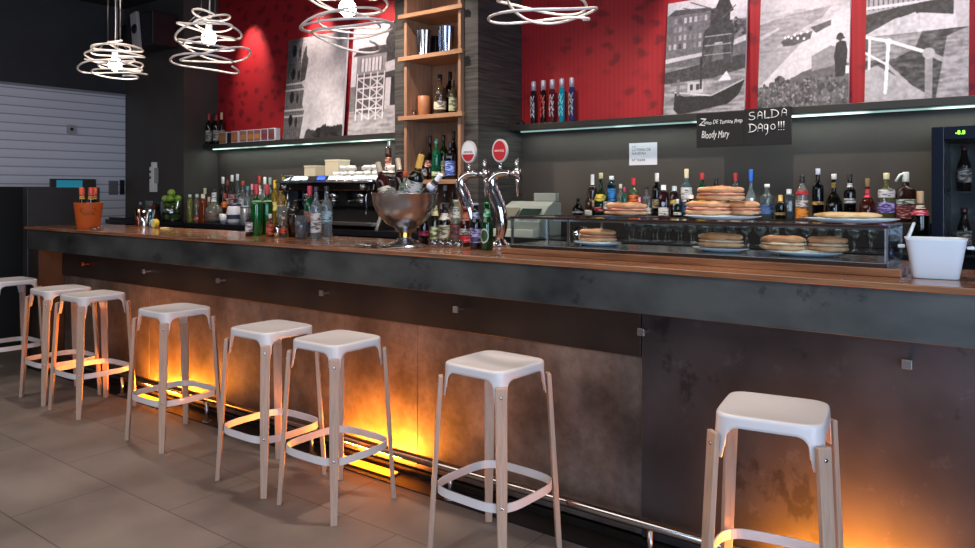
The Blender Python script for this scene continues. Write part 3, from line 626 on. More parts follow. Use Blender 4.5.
def bottle(label, pos, style, r, gcol, cap, capf=.88, labs=(), group='bottles', tilt=None, cat='bottle', name='bottle', trans=.75, seg=18):
    x, y, z, h = pos
    t = thing(name, label, cat, (x, y, z), random.Random(hash_(label)).uniform(-.5, .5) if not tilt else 0, group)
    if tilt: t.rotation_euler = tilt
    sq = (r*.6, 5) if style in ('square', 'flask') else None; sg = 28 if sq else seg
    if sq: t.rotation_euler[2] = .35+t.rotation_euler[2]*.3
    body = [(r*a, h*b_) for a, b_ in PROF[style] if b_ < 1]+[(r*PROF[style][-1][0], h*.985)]
    bm = bm_new(); add_lathe(bm, body, sg, sq=sq); obj('body', bm, glass('glass_'+gcol.lstrip('#')+str(trans), gcol, .05, trans), t)
    rc = r*PROF[style][-1][0]*1.12+.0008
    bm = bm_new(); add_lathe(bm, [(max(rc, r*rad(style, capf)*1.06+.0006), h*capf), (rc, h*(capf+.02)), (rc, h*.99), (rc*.86, h)], 16); obj('cap', bm, plain(cap, .35, 0, .5, .2), t)
    for f0, f1, col in labs:
        fs = [f0+(f1-f0)*k/4 for k in range(5)]; bm = bm_new()
        add_lathe(bm, [(r*rad(style, f)+.0009, h*f) for f in fs], sg, sq=sq, caps=False); obj('paper_label', bm, paper(col), t)
    return t
def hash_(s): return sum((i+1)*ord(c) for i, c in enumerate(s)) % 9973
RB = 'spirit bottles on the right back bar riser'
# right row, standing on the riser step
for a in (
 ('small black squat bottle at the left end of the right bottle row', ((-2.540, 4.43, 1.2965, 0.123)), 'round', .045, '#0C0C0C', '#1A1A1A', .86, [(.12, .22, '#9A9A9A')]),
 ('tall bottle with silver pourer top and brown body, second in the right row', ((-2.467, 4.5, 1.2965, 0.275)), 'spirit', .034, '#4A2E1C', '#C9C9CC', .70, [(.15, .4, '#5A4630')]),
 ('small amber bottle with dark cap in front of the silver-topped one', ((-2.448, 4.41, 1.2965, 0.150)), 'spirit', .026, '#5A3A1E', '#2A1C12', .8, [(.02, .25, '#E8E4DC')]),
 ('large green bottle with cream cap and wide yellow label', ((-2.387, 4.47, 1.2965, 0.284)), 'round', .052, '#1E4A2C', '#C8BC8C', .86, [(.34, .5, '#D8BE3C'), (.1, .2, '#7A1C1C')]),
 ('dark green bottle with narrow white label, right of the yellow label one', ((-2.311, 4.41, 1.2965, 0.157)), 'spirit', .024, '#184A34', '#123024', .84, [(.3, .6, '#D8DCD8')]),
 ('dark bottle with white cap and bright blue front label', ((-2.303, 4.46, 1.2965, 0.263)), 'slim', .030, '#123028', '#E6EAEA', .9, [(.2, .8, '#2E8AD8')]),
 ('pale clear bottle with small white cap right of the blue one', ((-2.238, 4.46, 1.2965, 0.209)), 'spirit', .028, '#A8B4AC', '#D8DAC0', .86, [(.2, .45, '#B8B4A4')]),
 ('slim green bottle with pink foil cap above the wrapped sandwich', ((-2.180, 4.4, 1.2965, 0.189)), 'wine', .022, '#1C8A6A', '#B83A5C', .82, []),
 ('bottle with red cap and glowing orange label', ((-2.145, 4.46, 1.2965, 0.248)), 'spirit', .036, '#6E8A5A', '#C42A38', .8, [(.2, .56, '#E8732A')]),
 ('tiny bottle with pink cap beside the orange labelled one', ((-2.080, 4.41, 1.2965, 0.125)), 'spirit', .02, '#8A8A80', '#D07A90', .6, []),
 ('clear grey bottle with wide black stopper', ((-2.056, 4.47, 1.2965, 0.192)), 'square', .032, '#8C9296', '#1A1A1C', .93, [(.1, .3, '#C8C4BA')]),
 ('tall dark bottle with white foil neck, left of the red wine tumbler bottle', ((-1.992, 4.48, 1.2965, 0.278)), 'wine', .034, '#141216', '#D8D4D2', .80, [(.2, .4, '#A89C78')]),
 ('clear-necked bottle of dark red liquid with white base label', ((-1.926, 4.43, 1.2965, 0.201)), 'flask', .034, '#4A1820', '#C8D0D4', .8, [(.04, .3, '#D8D4CE')]),
 ('dark brown flask with clear top and small gold oval label', ((-1.858, 4.44, 1.2965, 0.195)), 'flask', .030, '#3A1C12', '#9AA6AE', .78, [(.42, .56, '#D0AE4A')]),
 ('small dark bottle with white cap in front of the brown flask', ((-1.822, 4.4, 1.2965, 0.114)), 'spirit', .026, '#1E2A18', '#C8D0D4', .76, [(.15, .3, '#E8E8D8')]),
 ('tall clear bottle with cream stopper and white over blue label', ((-1.800, 4.49, 1.2965, 0.301)), 'spirit', .038, '#7A98A0', '#D8CCA4', .80, [(.32, .62, '#DCDCD8'), (.1, .3, '#3A5A8C')]),
 ('small dark bottle with cream cap and white label, before the white over blue one', ((-1.739, 4.41, 1.2965, 0.139)), 'flask', .030, '#241A14', '#E4DCC0', .72, [(.1, .5, '#DAD2CA')]),
 ('green bottle with red cap and mustard yellow label', ((-1.693, 4.47, 1.2965, 0.274)), 'wine', .034, '#0E6A40', '#C02C34', .84, [(.15, .52, '#C4A01E')]),
 ('small amber bottle with cork brown cap right of the mustard label', ((-1.642, 4.41, 1.2965, 0.157)), 'round', .026, '#A87828', '#B08A58', .74, []),
 ('dark whisky bottle with silver-collared neck behind the pink capped one', ((-1.613, 4.49, 1.2965, 0.243)), 'round', .040, '#3A2010', '#20181A', .84, [(.58, .72, '#B8B0A8')]),
 ('bottle with long pink foil neck behind the bread stack', ((-1.555, 4.43, 1.2965, 0.199)), 'spirit', .028, '#7A7A48', '#C83A5C', .66, [(.5, .58, '#D8D4A0')]),
 ('pale bottle with dark red cap and pale label behind the bread stack', ((-1.488, 4.47, 1.2965, 0.271)), 'wine', .036, '#6A8A80', '#A0282C', .80, [(.3, .5, '#D8C8B0'), (.15, .28, '#B04A3A')]),
 ('tall clear bottle with long bright blue cap', ((-1.403, 4.49, 1.2965, 0.291)), 'round', .042, '#A8BCC4', '#2A6AD0', .74, []),
 ('small clear bottle with white cap right of the bread stack', ((-1.370, 4.4, 1.2965, 0.123)), 'spirit', .024, '#B8C8CC', '#D8E0E4', .82, [(.2, .5, '#C8D4DC')]),
 ('broad-shouldered clear bottle with short white cap and blue mark', ((-1.298, 4.45, 1.2965, 0.204)), 'spirit', .042, '#7A8E90', '#D4D8D8', .9, [(.15, .42, '#4A6AA0')]),
 ('small black bottle with gold-brown cap', ((-1.208, 4.395, 1.2965, 0.141)), 'spirit', .032, '#16120E', '#B09048', .70, [(.2, .3, '#8A7A4A')]),
 ('grey translucent flask with large grey square cap', ((-1.181, 4.47, 1.2965, 0.175)), 'flask', .030, '#58646A', '#A6A8B0', .78, []),
 ('dark-capped bottle with red collar and orange base label', ((-1.103, 4.44, 1.2965, 0.251)), 'wine', .036, '#B8B4AC', '#1C1A1E', .84, [(.56, .66, '#C02A34'), (.3, .44, '#D0C8C0'), (.04, .28, '#E08A2C')]),
 ('tall black bottle with wide silver cap and gold specks', ((-1.026, 4.47, 1.2965, 0.289)), 'spirit', .034, '#101014', '#C0C0CC', .88, [(.3, .36, '#C09A50')]),
 ('dark round bottle with gold neck and white-edged stopper', ((-0.943, 4.47, 1.2965, 0.258)), 'round', .050, '#14140E', '#C8C4BC', .88, [(.70, .82, '#8A7428')]),
 ('black bottle with white neck band and small white label', ((-0.860, 4.46, 1.2965, 0.256)), 'spirit', .034, '#08080A', '#141416', .84, [(.72, .80, '#D8D4D4'), (.38, .48, '#B8B8B8')]),
 ('red-brown decanter bottle with cork top and pinkish red neck label', ((-0.773, 4.46, 1.2965, 0.231)), 'round', .046, '#5E2418', '#7C6440', .80, [(.56, .76, '#D03A50')]),
 ('squarish yellow-green bottle with cream cap and white neck label', ((-0.682, 4.46, 1.2965, 0.259)), 'square', .042, '#8E9460', '#D4CFA4', .86, [(.50, .66, '#D4D4D8'), (.18, .4, '#4A3C78')]),
 ): bottle(a[0], a[1], a[2], a[3]*.9, *a[4:], group=RB)
b_ = bottle('dark bottle with white measuring pourer arm on top, near the right end of the row', ((-0.592, 4.46, 1.2965, 0.263)), 'square', .042, '#4A2A22', '#C8D4CC', .80, [(.08, .34, '#5A2020'), (.36, .46, '#C8D4C4')], group=RB)
bm = bm_new(); hh = (-0.592, 4.46, 1.2965, 0.263)[3]; add_tube(bm, [(0, 0, hh-.012), (-.03, -.01, hh-.015), (-.052, -.016, hh-.05)], .007, 8); obj('pourer_arm', bm, plain('#DDE8E0', .4), b_)
bottle('dark wine bottle with cream foil and red band beside the tall black cooler', ((-0.480, 4.08, 1.1605, 0.299)), 'wine', .038, '#10160E', '#C4A078', .80, [(.62, .7, '#A82838'), (.72, .78, '#D8C8A8')], group='wine bottles at the bar', cat='wine bottle', name='wine_bottle')

# left back bar cluster
LB = 'bottles on the left back bar'
for a in (
 ('slim pale yellow-green bottle right of the lime jar', ((-6.682, 4.12, 1.1605, 0.265)), 'slim', .028, '#B4B85A', '#C4CEC0', .9, []),
 ('clear bottle with white cap next to the slim yellow-green one', ((-6.634, 4.165, 1.1605, 0.270)), 'slim', .026, '#A8A898', '#C8D0C8', .88, [(.05, .2, '#8A3A20')]),
 ('clear bottle with orange-red liquid in its base', ((-6.446, 4.11, 1.1605, 0.271)), 'flask', .034, '#B0502C', '#B4BCB0', .72, []),
 ('dark green bottle with cream cap behind the pale decanter', ((-6.710, 4.3, 1.1605, 0.329)), 'wine', .034, '#1C3018', '#C8C4A0', .82, []),
 ('squat clear decanter with white neck and patterned label', ((-6.312, 4.14, 1.1605, 0.318)), 'round', .085, '#A8A89C', '#1A1A1C', .93, [(.08, .3, '#6A5850'), (.62, .9, '#D4DEDC')]),
 ('pale bottle with pinkish cap behind the squat decanter', ((-6.517, 4.22, 1.1605, 0.241)), 'spirit', .034, '#A89C88', '#D8B8AC', .8, [(.2, .5, '#C8B8A0')]),
 ('dark bottle with white foil neck at the left of the rear group', ((-6.705, 4.5, 1.1605, 0.442)), 'wine', .036, '#1A1410', '#E0DEDA', .84, []),
 ('small orange labelled bottle left of the white jar', ((-6.427, 4.33, 1.1605, 0.280)), 'spirit', .030, '#6A3018', '#A03020', .8, [(.5, .7, '#D0702A')]),
 ('red-brown bottle with brown cap and pale label behind the white jar', ((-6.569, 4.46, 1.1605, 0.410)), 'spirit', .036, '#5A2418', '#7A4030', .86, [(.3, .55, '#CFC6B8')]),
 ('tall bottle with white cap and red stripe behind the white jar', ((-6.377, 4.38, 1.1605, 0.456)), 'wine', .034, '#2A3028', '#E4DCD8', .86, [(.3, .6, '#4A2024')]),
 ('tallest clear bottle with silver cap behind the white jar', ((-6.403, 4.46, 1.1605, 0.467)), 'spirit', .038, '#7C8890', '#C8CCD0', .86, [(.3, .6, '#2A2A30')]),
 ('clear bottle with red-brown cap right of the silver capped one', ((-6.257, 4.42, 1.1605, 0.397)), 'spirit', .040, '#8C9094', '#A84430', .88, [(.2, .6, '#B8BCC0')]),
 ('clear bottle with teal neck behind the blue lidded jar', ((-6.017, 4.3, 1.1605, 0.346)), 'spirit', .034, '#8CA8A8', '#3A8A90', .88, [(.2, .4, '#D4DAD8')]),
 ('slim bottle with pink cap left of the twin green gin bottles', ((-6.142, 4.44, 1.1605, 0.367)), 'spirit', .032, '#9A8A84', '#D88A90', .84, []),
 ('tall bottle with red cap rising behind the left green gin bottle', ((-6.026, 4.44, 1.1605, 0.443)), 'spirit', .034, '#B8B4B0', '#C04038', .84, [(.6, .8, '#E8E4E0')]),
 ('tall bottle with white cap rising behind the right green gin bottle', ((-5.837, 4.36, 1.1605, 0.430)), 'spirit', .034, '#A8C0B8', '#DCE8E0', .84, []),
 ('pale green bottle with grey cap behind the right green gin bottle', ((-5.919, 4.48, 1.1605, 0.428)), 'spirit', .034, '#7A9A88', '#98A8A4', .84, []),
 ('bottle of bright yellow liqueur with yellow cap', ((-5.661, 4.34, 1.1605, 0.400)), 'spirit', .036, '#C8A020', '#E0BC30', .80, [(.3, .5, '#E0D070')]),
 ('amber bottle with orange cap and label in front of the dark green one', ((-5.421, 4.22, 1.1605, 0.352)), 'spirit', .036, '#B89058', '#D07C30', .82, [(.2, .5, '#C8B088')]),
 ('tall dark green bottle with yellow cap left of the espresso machine', ((-5.693, 4.46, 1.1605, 0.430)), 'wine', .036, '#203818', '#8A9030', .86, [(.4, .6, '#C8B020')]),
 ): bottle(*a, group=LB, seg=14)
j = thing('storage_jar', 'white ceramic jar with dark blue lid and stripe among the left bottles', 'jar', (-5.931, 4.10, 1.1605))
bm = bm_new(); add_lathe(bm, [(.052, 0), (.066, .02), (.07, .10), (.062, .15), (.055, .165)], 22); obj('body', bm, plain('#CFCFD2', .3), j)
bm = bm_new(); add_lathe(bm, [(.058, .1655), (.06, .18), (.03, .19)], 22); obj('lid', bm, plain('#2A2E58', .4), j)
bm = bm_new(); add_lathe(bm, [(.0675, .045), (.0712, .085)], 22, caps=False); obj('stripe', bm, plain('#33384E', .4), j)
j = thing('storage_jar', 'grey metal canister right of the white ceramic jar', 'jar', (-5.774, 4.10, 1.1605)); bm = bm_new(); add_lathe(bm, [(.04, 0), (.042, .005), (.042, .15)], 20); obj('body', bm, plain('#6C6E74', .35, .5), j); bm = bm_new(); add_lathe(bm, [(.043, .1505), (.043, .165), (.02, .17)], 20); obj('lid', bm, plain('#98A0A8', .3, .5), j)
cu = thing('mug', 'white cup left of the ceramic jar', 'cup', (-6.063, 4.08, 1.1605)); bm = bm_new(); add_lathe(bm, [(.026, 0), (.038, .04), (.042, .09), (.039, .09), (.033, .012)], 18); obj('body', bm, plain('#D4D6DA', .3), cu)

# bottles standing on the counter, left group
CB = 'bottles on the counter beside the espresso machine'
for a in (
 ('left one of the twin tall green gin bottles with red caps', ((-4.102, 3, 1.1705, 0.332)), 'spirit', .037, '#128A36', '#C82A3C', .80, [(.66, .69, '#7AA070')]),
 ('right one of the twin tall green gin bottles with red caps', ((-4.114, 3.09, 1.1705, 0.332)), 'spirit', .037, '#0E7A30', '#D03040', .80, [(.66, .69, '#7AA070')]),
 ('small dark bottle with white label left of the green gin bottles', ((-4.098, 2.94, 1.1705, 0.149)), 'spirit', .023, '#3A1410', '#2A1210', .86, [(.2, .6, '#D8D0CC')]),
 ('small bottle with orange label and silver neck before the green gin bottles', ((-3.922, 2.97, 1.1705, 0.145)), 'spirit', .025, '#A85A34', '#C8C0BC', .82, [(.12, .6, '#C4552C')]),
 ('small clear bottle with orange band right of the steel jigger', ((-3.829, 3, 1.1705, 0.127)), 'beer', .024, '#8A7C70', '#C8A088', .88, [(.2, .48, '#D0481C')]),
 ('green bottle with pink-red cap and blue red label beside the espresso machine', ((-3.723, 3.12, 1.1705, 0.321)), 'wine', .035, '#1E8A5A', '#CC2C50', .80, [(.1, .26, '#3A4C90'), (.28, .5, '#B87878')]),
 ('clear bottle with black cap and tall white label', ((-3.558, 3.03, 1.1705, 0.314)), 'spirit', .033, '#A8B8BE', '#2A2630', .90, [(.12, .5, '#D0C4BC')]),
 ('clear bottle with pale blue label at the right end of the counter group', ((-3.578, 3.13, 1.1705, 0.320)), 'spirit', .036, '#B4C4C8', '#242028', .90, [(.28, .52, '#A8C4CC')]),
 ): bottle(*a, group=CB)
t = thing('jigger', 'small shiny steel double-cone jigger on the counter', 'jigger', (-3.835, 2.96, 1.1705)); bm = bm_new(); add_lathe(bm, [(.022, 0), (.007, .038), (.02, .075)], 18); obj('cup', bm, M['chrome'], t)
t = thing('cocktail_shaker', 'tall dark steel cocktail shaker on the counter before the espresso machine', 'shaker', (-3.799, 3.05, 1.1705)); bm = bm_new(); add_lathe(bm, [(.03, 0), (.036, .14), (.037, .15)], 22); obj('tin', bm, M['dark_chrome'], t); bm = bm_new(); add_lathe(bm, [(.037, .1505), (.026, .19), (.014, .195), (.014, .215)], 22); obj('lid', bm, M['dark_chrome'], t)
t = thing('mixing_glass', 'faceted grey mixing glass right of the dark cocktail shaker', 'glass', (-3.625, 2.97, 1.1705)); bm = bm_new(); add_lathe(bm, [(.032, 0), (.04, .14), (.037, .14), (.03, .01)], 12); obj('body', bm, glass('glass_smoke', '#9AA0A8', .05, .8), t)
t = thing('mixing_glass', 'pale clear mixing glass behind the small orange banded bottle', 'glass', (-3.987, 3.12, 1.1705)); bm = bm_new(); add_lathe(bm, [(.032, 0), (.038, .19), (.036, .19), (.03, .01)], 12); obj('body', bm, glass('glass_pale', '#C8CCC8', .05, .85), t)

# left end of the counter: orange bucket
ob = thing('ice_bucket', 'orange champagne bucket with dark script standing at the left end of the counter', 'bucket', (-5.93, 2.80, 1.1705), .3)
bm = bm_new(); add_lathe(bm, [(.078, 0), (.080, .004), (.103, .195), (.105, .2), (.101, .2), (.097, .185), (.077, .012)], 36); obj('body', bm, plain('#C85A1E', .45), ob)
bm = bm_new()
for g in ([(-.4, .02), (-.34, .035), (-.3, .01), (-.24, .0), (-.2, .02), (-.16, .0), (-.1, .02), (-.05, 0), (0, .022), (.05, 0), (.1, .02), (.14, .0), (.2, .025), (.24, 0), (.3, .012)], [(-.45, .03), (-.38, .045), (-.3, .04), (-.26, .05)], [(.18, .045), (.3, .05), (.36, .03)]):
    add_tube(bm, [((.0935+.115*z)*math.sin(a*1.5), -(.0935+.115*z)*math.cos(a*1.5), .105+z*1.1) for a, z in g], .0022, 5)
o = obj('script_mark', bm, plain('#5A2008', .6), ob); o.rotation_euler = (0, 0, .85)
for dx, dy, lb, tl, cc in ((-.040, -.010, 'champagne bottle with orange foil, left one in the orange bucket', (.0, -.09, 0), '#E05A34'), (.0, .042, 'champagne bottle with thin orange foil, middle one in the orange bucket', (-.04, -.0, 0), '#D85A30'), (.036, -.022, 'champagne bottle with orange foil and yellow neck, right one in the orange bucket', (0, .10, 0), '#E0523C')):
    q = RZ(.3) @ Vector((dx, dy, 0)); bottle(lb, (-5.93+q.x, 2.80+q.y, 1.188, .30), 'champ', .028, '#0A0E0A', cc, .80, [(.70, .79, '#D8A050')], group='champagne bottles in the orange bucket', tilt=tl, cat='champagne bottle', name='champagne_bottle', trans=.2)
tag(obj('ashtray', (lambda bm: (add_lathe(bm, [(.045, 0), (.05, .02), (.042, .02), (.036, .008)], 20), bm)[1])(bm_new()), M['clear']), 'small clear glass ashtray before the orange bucket', 'ashtray').location = (-5.66, 2.73, 1.1705)

# shakers, lemon, limes
for u_, y_, r_, h_, lb, m_ in ((-5.962, 3.22, .034, .14, 'leftmost reddish steel shaker tin at the left counter edge', plain('#8A5A48', .18, 1.)), (-5.738, 3.14, .034, .13, 'middle polished steel shaker tin with small bottle behind', M['chrome']), (-5.793, 3.22, .034, .14, 'rightmost blue-tinted steel shaker tin beside the cut lemon', plain('#7AA0B8', .12, 1.))):
    t = thing('shaker_tin', lb, 'shaker', (u_, y_, 1.1705), 0, 'steel shaker tins on the counter'); bm = bm_new(); add_lathe(bm, [(r_*.78, 0), (r_*.8, .003), (r_, h_), (r_*.95, h_), (r_*.74, .006)], 24); obj('tin', bm, m_, t)
bottle('small clear pourer bottle standing behind the steel shaker tins', ((-7.488, 4.06, 1.1605, 0.186)), 'spirit', .03, '#6C6C70', '#B8B8C0', .86, [], group=LB)
t = thing('cut_lemon', 'half lemon with yellow cut face at the back edge of the counter', 'lemon', (-5.615, 3.17, 1.1705)); bm = bm_new(); add_ico(bm, (0, 0, .036), .036, 3, (1, .6, 1)); obj('rind', bm, plain('#D8B828', .5), t)
bm = bm_new(); add_lathe(bm, [(.034, 0), (.033, .003)], 24, mat=T(.003, -.0215, .036) @ RX(PI/2)); obj('cut_face', bm, plain('#E8DC8C', .4), t)
t = thing('lemon_slice', 'pale lemon slice lying beside the half lemon', 'lemon', (-5.433, 3.14, 1.1705)); bm = bm_new(); add_lathe(bm, [(.033, 0), (.034, .004), (.033, .009)], 20); obj('slice', bm, plain('#DCCB78', .5), t)
t = thing('fruit_jar', 'clear glass jar of bright green limes on the left back bar', 'jar', (-6.958, 4.09, 1.1605)); bm = bm_new(); add_lathe(bm, [(.085, 0), (.098, .01), (.102, .20), (.0995, .20), (.0955, .012)], 28); obj('glass', bm, M['clear'], t)
lc = (-6.958, 4.09); rnd = random.Random(4); k = 0; lr = .0285
lay = [(0, 3, .045), (0, 0, 0)]
spots = []
for li, zz in enumerate((.042, .100, .158)):
    n_ = 5
    for i in range(n_): a = 2*PI*i/n_+li*.6; spots.append((.052*math.cos(a), .052*math.sin(a), zz))
spots += [(.045, -.045, .224), (-.048, -.036, .224), (.048, .04, .226), (-.036, .050, .225), (.0, -.002, .283)]
where = ['bottom layer', 'bottom layer', 'bottom layer', 'bottom layer', 'bottom layer']+['middle layer']*5+['upper layer']*5
for i, (dx, dy, zz) in enumerate(spots):
    t = thing('lime', 'round green lime inside the clear jar on the back bar' if i < 15 else 'bright green lime heaped above the rim of the clear jar', 'lime', (lc[0]+dx, lc[1]+dy, 1.1605+zz), rnd.uniform(0, 6), 'limes inside the jar' if i < 15 else 'limes above the jar rim')
    lr = .0285 if i < 15 else .036; bm = bm_new(); add_ico(bm, (0, 0, 0), lr, 2, (1.05, 1, .98)); add_ico(bm, (lr*1.03, 0, 0), .006, 1); obj('fruit', bm, plain(['#86A83A', '#9CB84A', '#78A036'][i % 3], .35), t)
t = thing('fruit_box', 'clear square glass box with orange garnish left of the lime jar', 'box', (-7.309, 4.1, 1.1605)); bm = bm_new(); add_box(bm, -.07, .07, -.05, .05, 0, .008)
for s_ in ((-.07, -.066, -.05, .05), (.066, .07, -.05, .05), (-.066, .066, -.05, -.046), (-.066, .066, .046, .05)): add_box(bm, *s_, .008, .2)
obj('glass', bm, M['clear'], t)
for i, (dx, dz) in enumerate(((-.025, .0), (.03, .0), (0, .05), (.02, .1), (-.022, .105))):
    o = thing('tangerine', 'small orange fruit inside the clear glass box', 'orange', (-7.309+dx, 4.1, 1.1605+.037+dz), 0, 'orange fruit in the glass box'); bm = bm_new(); add_ico(bm, (0, 0, 0), .027, 2); obj('fruit', bm, plain('#C8501C', .45), o)
t = thing('serving_tray', 'flat black tray at the far left end of the back bar', 'tray', (-7.85, 4.09, 1.1605)); bm = bm_new(); add_box(bm, -.15, .35, -.1, .1, 0, .012); add_box(bm, -.15, .35, -.1, -.09, .012, .022); add_box(bm, -.15, .35, .09, .1, .012, .022); obj('tray', bm, M['satin_black'], t)

# ------------------------------------------------------------------ espresso machine
em = thing('espresso_machine', 'wide black and chrome espresso machine with blue display and white cups on top', 'espresso machine', (-4.66, 4.28, 1.1605))
W = 1.14
bm = bm_new(); add_prism(bm, [(-.16, .04), (.27, .04), (.27, .40), (.02, .40), (-.02, .34), (-.02, .17), (-.16, .15)], -W/2+.04, W/2-.04); obj('body', bm, M['satin_black'], em, .008)
bm = bm_new(); add_prism(bm, [(-.24, .30), (-.02, .30), (-.02, .405), (-.10, .425), (-.22, .38)], -W/2, W/2); obj('group_hood', bm, M['dark_chrome'], em, .01)
bm = bm_new(); add_tube(bm, [(-W/2-.01, -.25, .375), (W/2+.01, -.25, .375)], .013, 10); add_tube(bm, [(-W/2, -.2, .435), (-W/2, .25, .435), (W/2, .25, .435), (W/2, -.2, .435)], .008, 8); obj('rail', bm, M['chrome'], em)
bm = bm_new(); add_box(bm, -.12, .12, -.006, .0, -.022, .022, 0, T(-.10, -.205, .40) @ RX(-.5)); o = obj('display_surround', bm, M['black'], em)
bm = bm_new(); add_box(bm, -.04, .05, -.003, .0, -.015, .015, 0, T(-.06, -.211, .402) @ RX(-.5)); obj('display', bm, emit('blue_display', '#1C4CFF', 2.5), em)
for sx in (-1, 1):
    bm = bm_new(); add_prism(bm, [(-.22, .0), (.26, .0), (.28, .1), (.27, .39), (-.2, .39), (-.14, .2), (-.16, .12)], sx*W/2-.02, sx*W/2+.02); obj('side_panel', bm, M['brushed'], em, .008)
bm = bm_new(); add_box(bm, -W/2+.02, W/2-.02, -.24, .02, .03, .055); obj('drip_tray', bm, M['brushed'], em, .004)
bm = bm_new(); add_box(bm, -.5, .5, -.135, -.131, .06, .13); obj('splash_panel', bm, plain('#3C3A3A', .25, .8), em)
for gx in (-.32, 0, .32):
    bm = bm_new(); add_lathe(bm, [(.038, .235), (.042, .24), (.042, .285), (.03, .30)], 20, (gx, -.12, 0)); g = obj('group_head', bm, M['chrome'], em)
    bm = bm_new(); add_lathe(bm, [(.025, .205), (.036, .215), (.036, .234)], 20, (gx, -.12, 0)); add_tube(bm, [(gx, -.155, .225), (gx+.01, -.20, .222)], .008, 8); add_tube(bm, [(gx, -.12, .205), (gx-.015, -.12, .185)], .006, 6); obj('portafilter', bm, M['chrome'], g)
    bm = bm_new(); add_tube(bm, [(gx+.01, -.20, .222), (gx+.03, -.30, .212)], .013, 10); obj('portafilter_handle', bm, M['black'], g)
for sx in (-.47, .47):
    bm = bm_new(); add_tube(bm, [(sx, -.2, .32), (sx, -.22, .25), (sx*1.01, -.225, .12)], .006, 8); obj('steam_wand', bm, M['chrome'], em)
    bm = bm_new(); add_lathe(bm, [(.02, 0), (.022, .03), (.012, .034)], 14, (0, 0, 0), T(sx, -.235, .33) @ RX(PI/2)); obj('steam_knob', bm, M['chrome'], em)
for sx in (-.5, .5):
    for y in (-.12, .2): bm = bm_new(); add_lathe(bm, [(.018, 0), (.018, .04)], 12, (sx*.94, y, 0)); obj('foot', bm, M['black'], em)
bm = bm_new(); add_box(bm, -W/2+.05, W/2-.05, -.09, .25, .401, .408); obj('cup_tray', bm, M['brushed'], em)
rnd = random.Random(2); ct = 1.1605+.4085
def cup_bm():
    bm = bm_new(); add_lathe(bm, [(.019, 0), (.031, .025), (.034, .05), (.031, .05), (.022, .008)], 16); return bm
cup0 = None
for j_ in range(3):
    for i in range(7):
        for lv in range(2 if (i+j_) % 3 else 1):
            x, y = -4.66-.13+i*.093+rnd.uniform(-.003, .003), 4.28+.02+j_*.085
            lb = ('white espresso cup in the lower layer on top of the espresso machine', 'white espresso cup stacked in the upper layer on the espresso machine')[lv]
            if cup0 is None:
                cup0 = thing('espresso_cup', lb, 'cup', (x, y, ct), 0, 'espresso cups, lower layer'); obj('body', cup_bm(), plain('#E4E0DA', .3), cup0)
                bm = bm_new(); add_tube(bm, [(.031, 0, .04), (.046, 0, .038), (.046, 0, .02), (.028, 0, .016)], .0035, 6); obj('handle', bm, plain('#E4E0DA', .3), cup0)
            else:
                c_ = dup(cup0, (x, y, ct+lv*.0505), rnd.uniform(0, 6), lb); c_['group'] = ('espresso cups, lower layer', 'espresso cups, upper layer')[lv]
for x0, w_, h_, y0, lb in ((-5.18, .14, .10, 4.28, 'low cream carton on top of the espresso machine'), (-5.025, .16, .15, 4.38, 'taller cream carton behind the low one on the espresso machine')):
    t = thing('carton', lb, 'carton', (x0, y0, ct), 0, 'cartons on the espresso machine'); obj('box', B(0, w_, 0, .14, 0, h_), plain('#BDB49C', .7), t, .002); obj('lid_flap', B(-.002, w_+.002, -.003, .143, h_, h_+.012), plain('#D0C8B0', .7), t)
bottle('dark red-brown bottle with white cap standing on the right end of the espresso machine', ((-4.365, 4.485, 1.5695, 0.304)), 'flask', .022, '#5A2818', '#D8D4D4', .86, [(.3, .55, '#7A4030')], group='bottles by the espresso machine')

# ------------------------------------------------------------------ wine bowl on the counter
bx, by = -2.69, 2.885
wb = thing('punch_bowl', 'large polished steel footed bowl full of ice and bottles on the counter', 'bowl', (bx, by, 1.1705))
prof = [(.125, 0), (.126, .004), (.07, .02), (.032, .045), (.03, .075), (.042, .092), (.09, .115), (.14, .165), (.166, .22), (.174, .275), (.178, .278), (.172, .281), (.163, .24), (.13, .175), (.08, .128), (.03, .115)]
bm = bm_new(); add_lathe(bm, prof, 48); obj('body', bm, plain('#ACA8A8', .27, 1.), wb)
bm = bm_new(); add_lathe(bm, [(.0335, .048), (.0335, .074)], 24, caps=False); o = obj('brass_collar', bm, plain('#C89A50', .2, 1.), wb); o['label'] = 'brass coloured collar'
ic_ = bm_new(); rnd = random.Random(6)
for k in range(230):
    a, q = rnd.uniform(0, 2*PI), math.sqrt(rnd.random())*.125; s_ = rnd.uniform(.011, .018); m_ = T(bx+q*math.cos(a), by+q*math.sin(a), 1.1705+.252+rnd.uniform(-.015, .05)*(1.2-q/.13)) @ Matrix.Rotation(rnd.uniform(0, 6), 4, (rnd.random(), rnd.random(), .4))
    cc = m_.translation; bad = False
    for ox, oy, oz, lean, ln in ((-.075, -.02, 1.335, -.30, .3), (-.04, .03, 1.340, -.24, .31), (.01, -.02, 1.35, .02, .2), (.065, -.03, 1.335, .30, .33), (.095, .03, 1.38, .75, .2)):
        hgt = cc.z-oz; ax = bx+ox+math.tan(lean)*hgt
        if math.hypot(cc.x-ax, cc.y-by-oy) < .040+s_*1.4: bad = True
    if not bad: rbox(ic_, 0, 0, 0, 2*s_, 2*s_, 2*s_, m_)
o = obj('ice', ic_, glass('ice_glass', '#F0F6F8', .12, .85, 1.31), None, .002); tag(o, 'heap of clear ice cubes filling the steel footed bowl', 'ice', None, 'stuff')
BW = 'bottles chilling in the steel bowl'
bottle('wine bottle with tan foil leaning left in the steel bowl', (bx-.072, by-.03, 1.345, .28), 'wine', .036, '#3A1418', '#B8A890', .80, [(.1, .5, '#C8BCA8')], group=BW, tilt=(.05, -.30, 0), trans=.4)
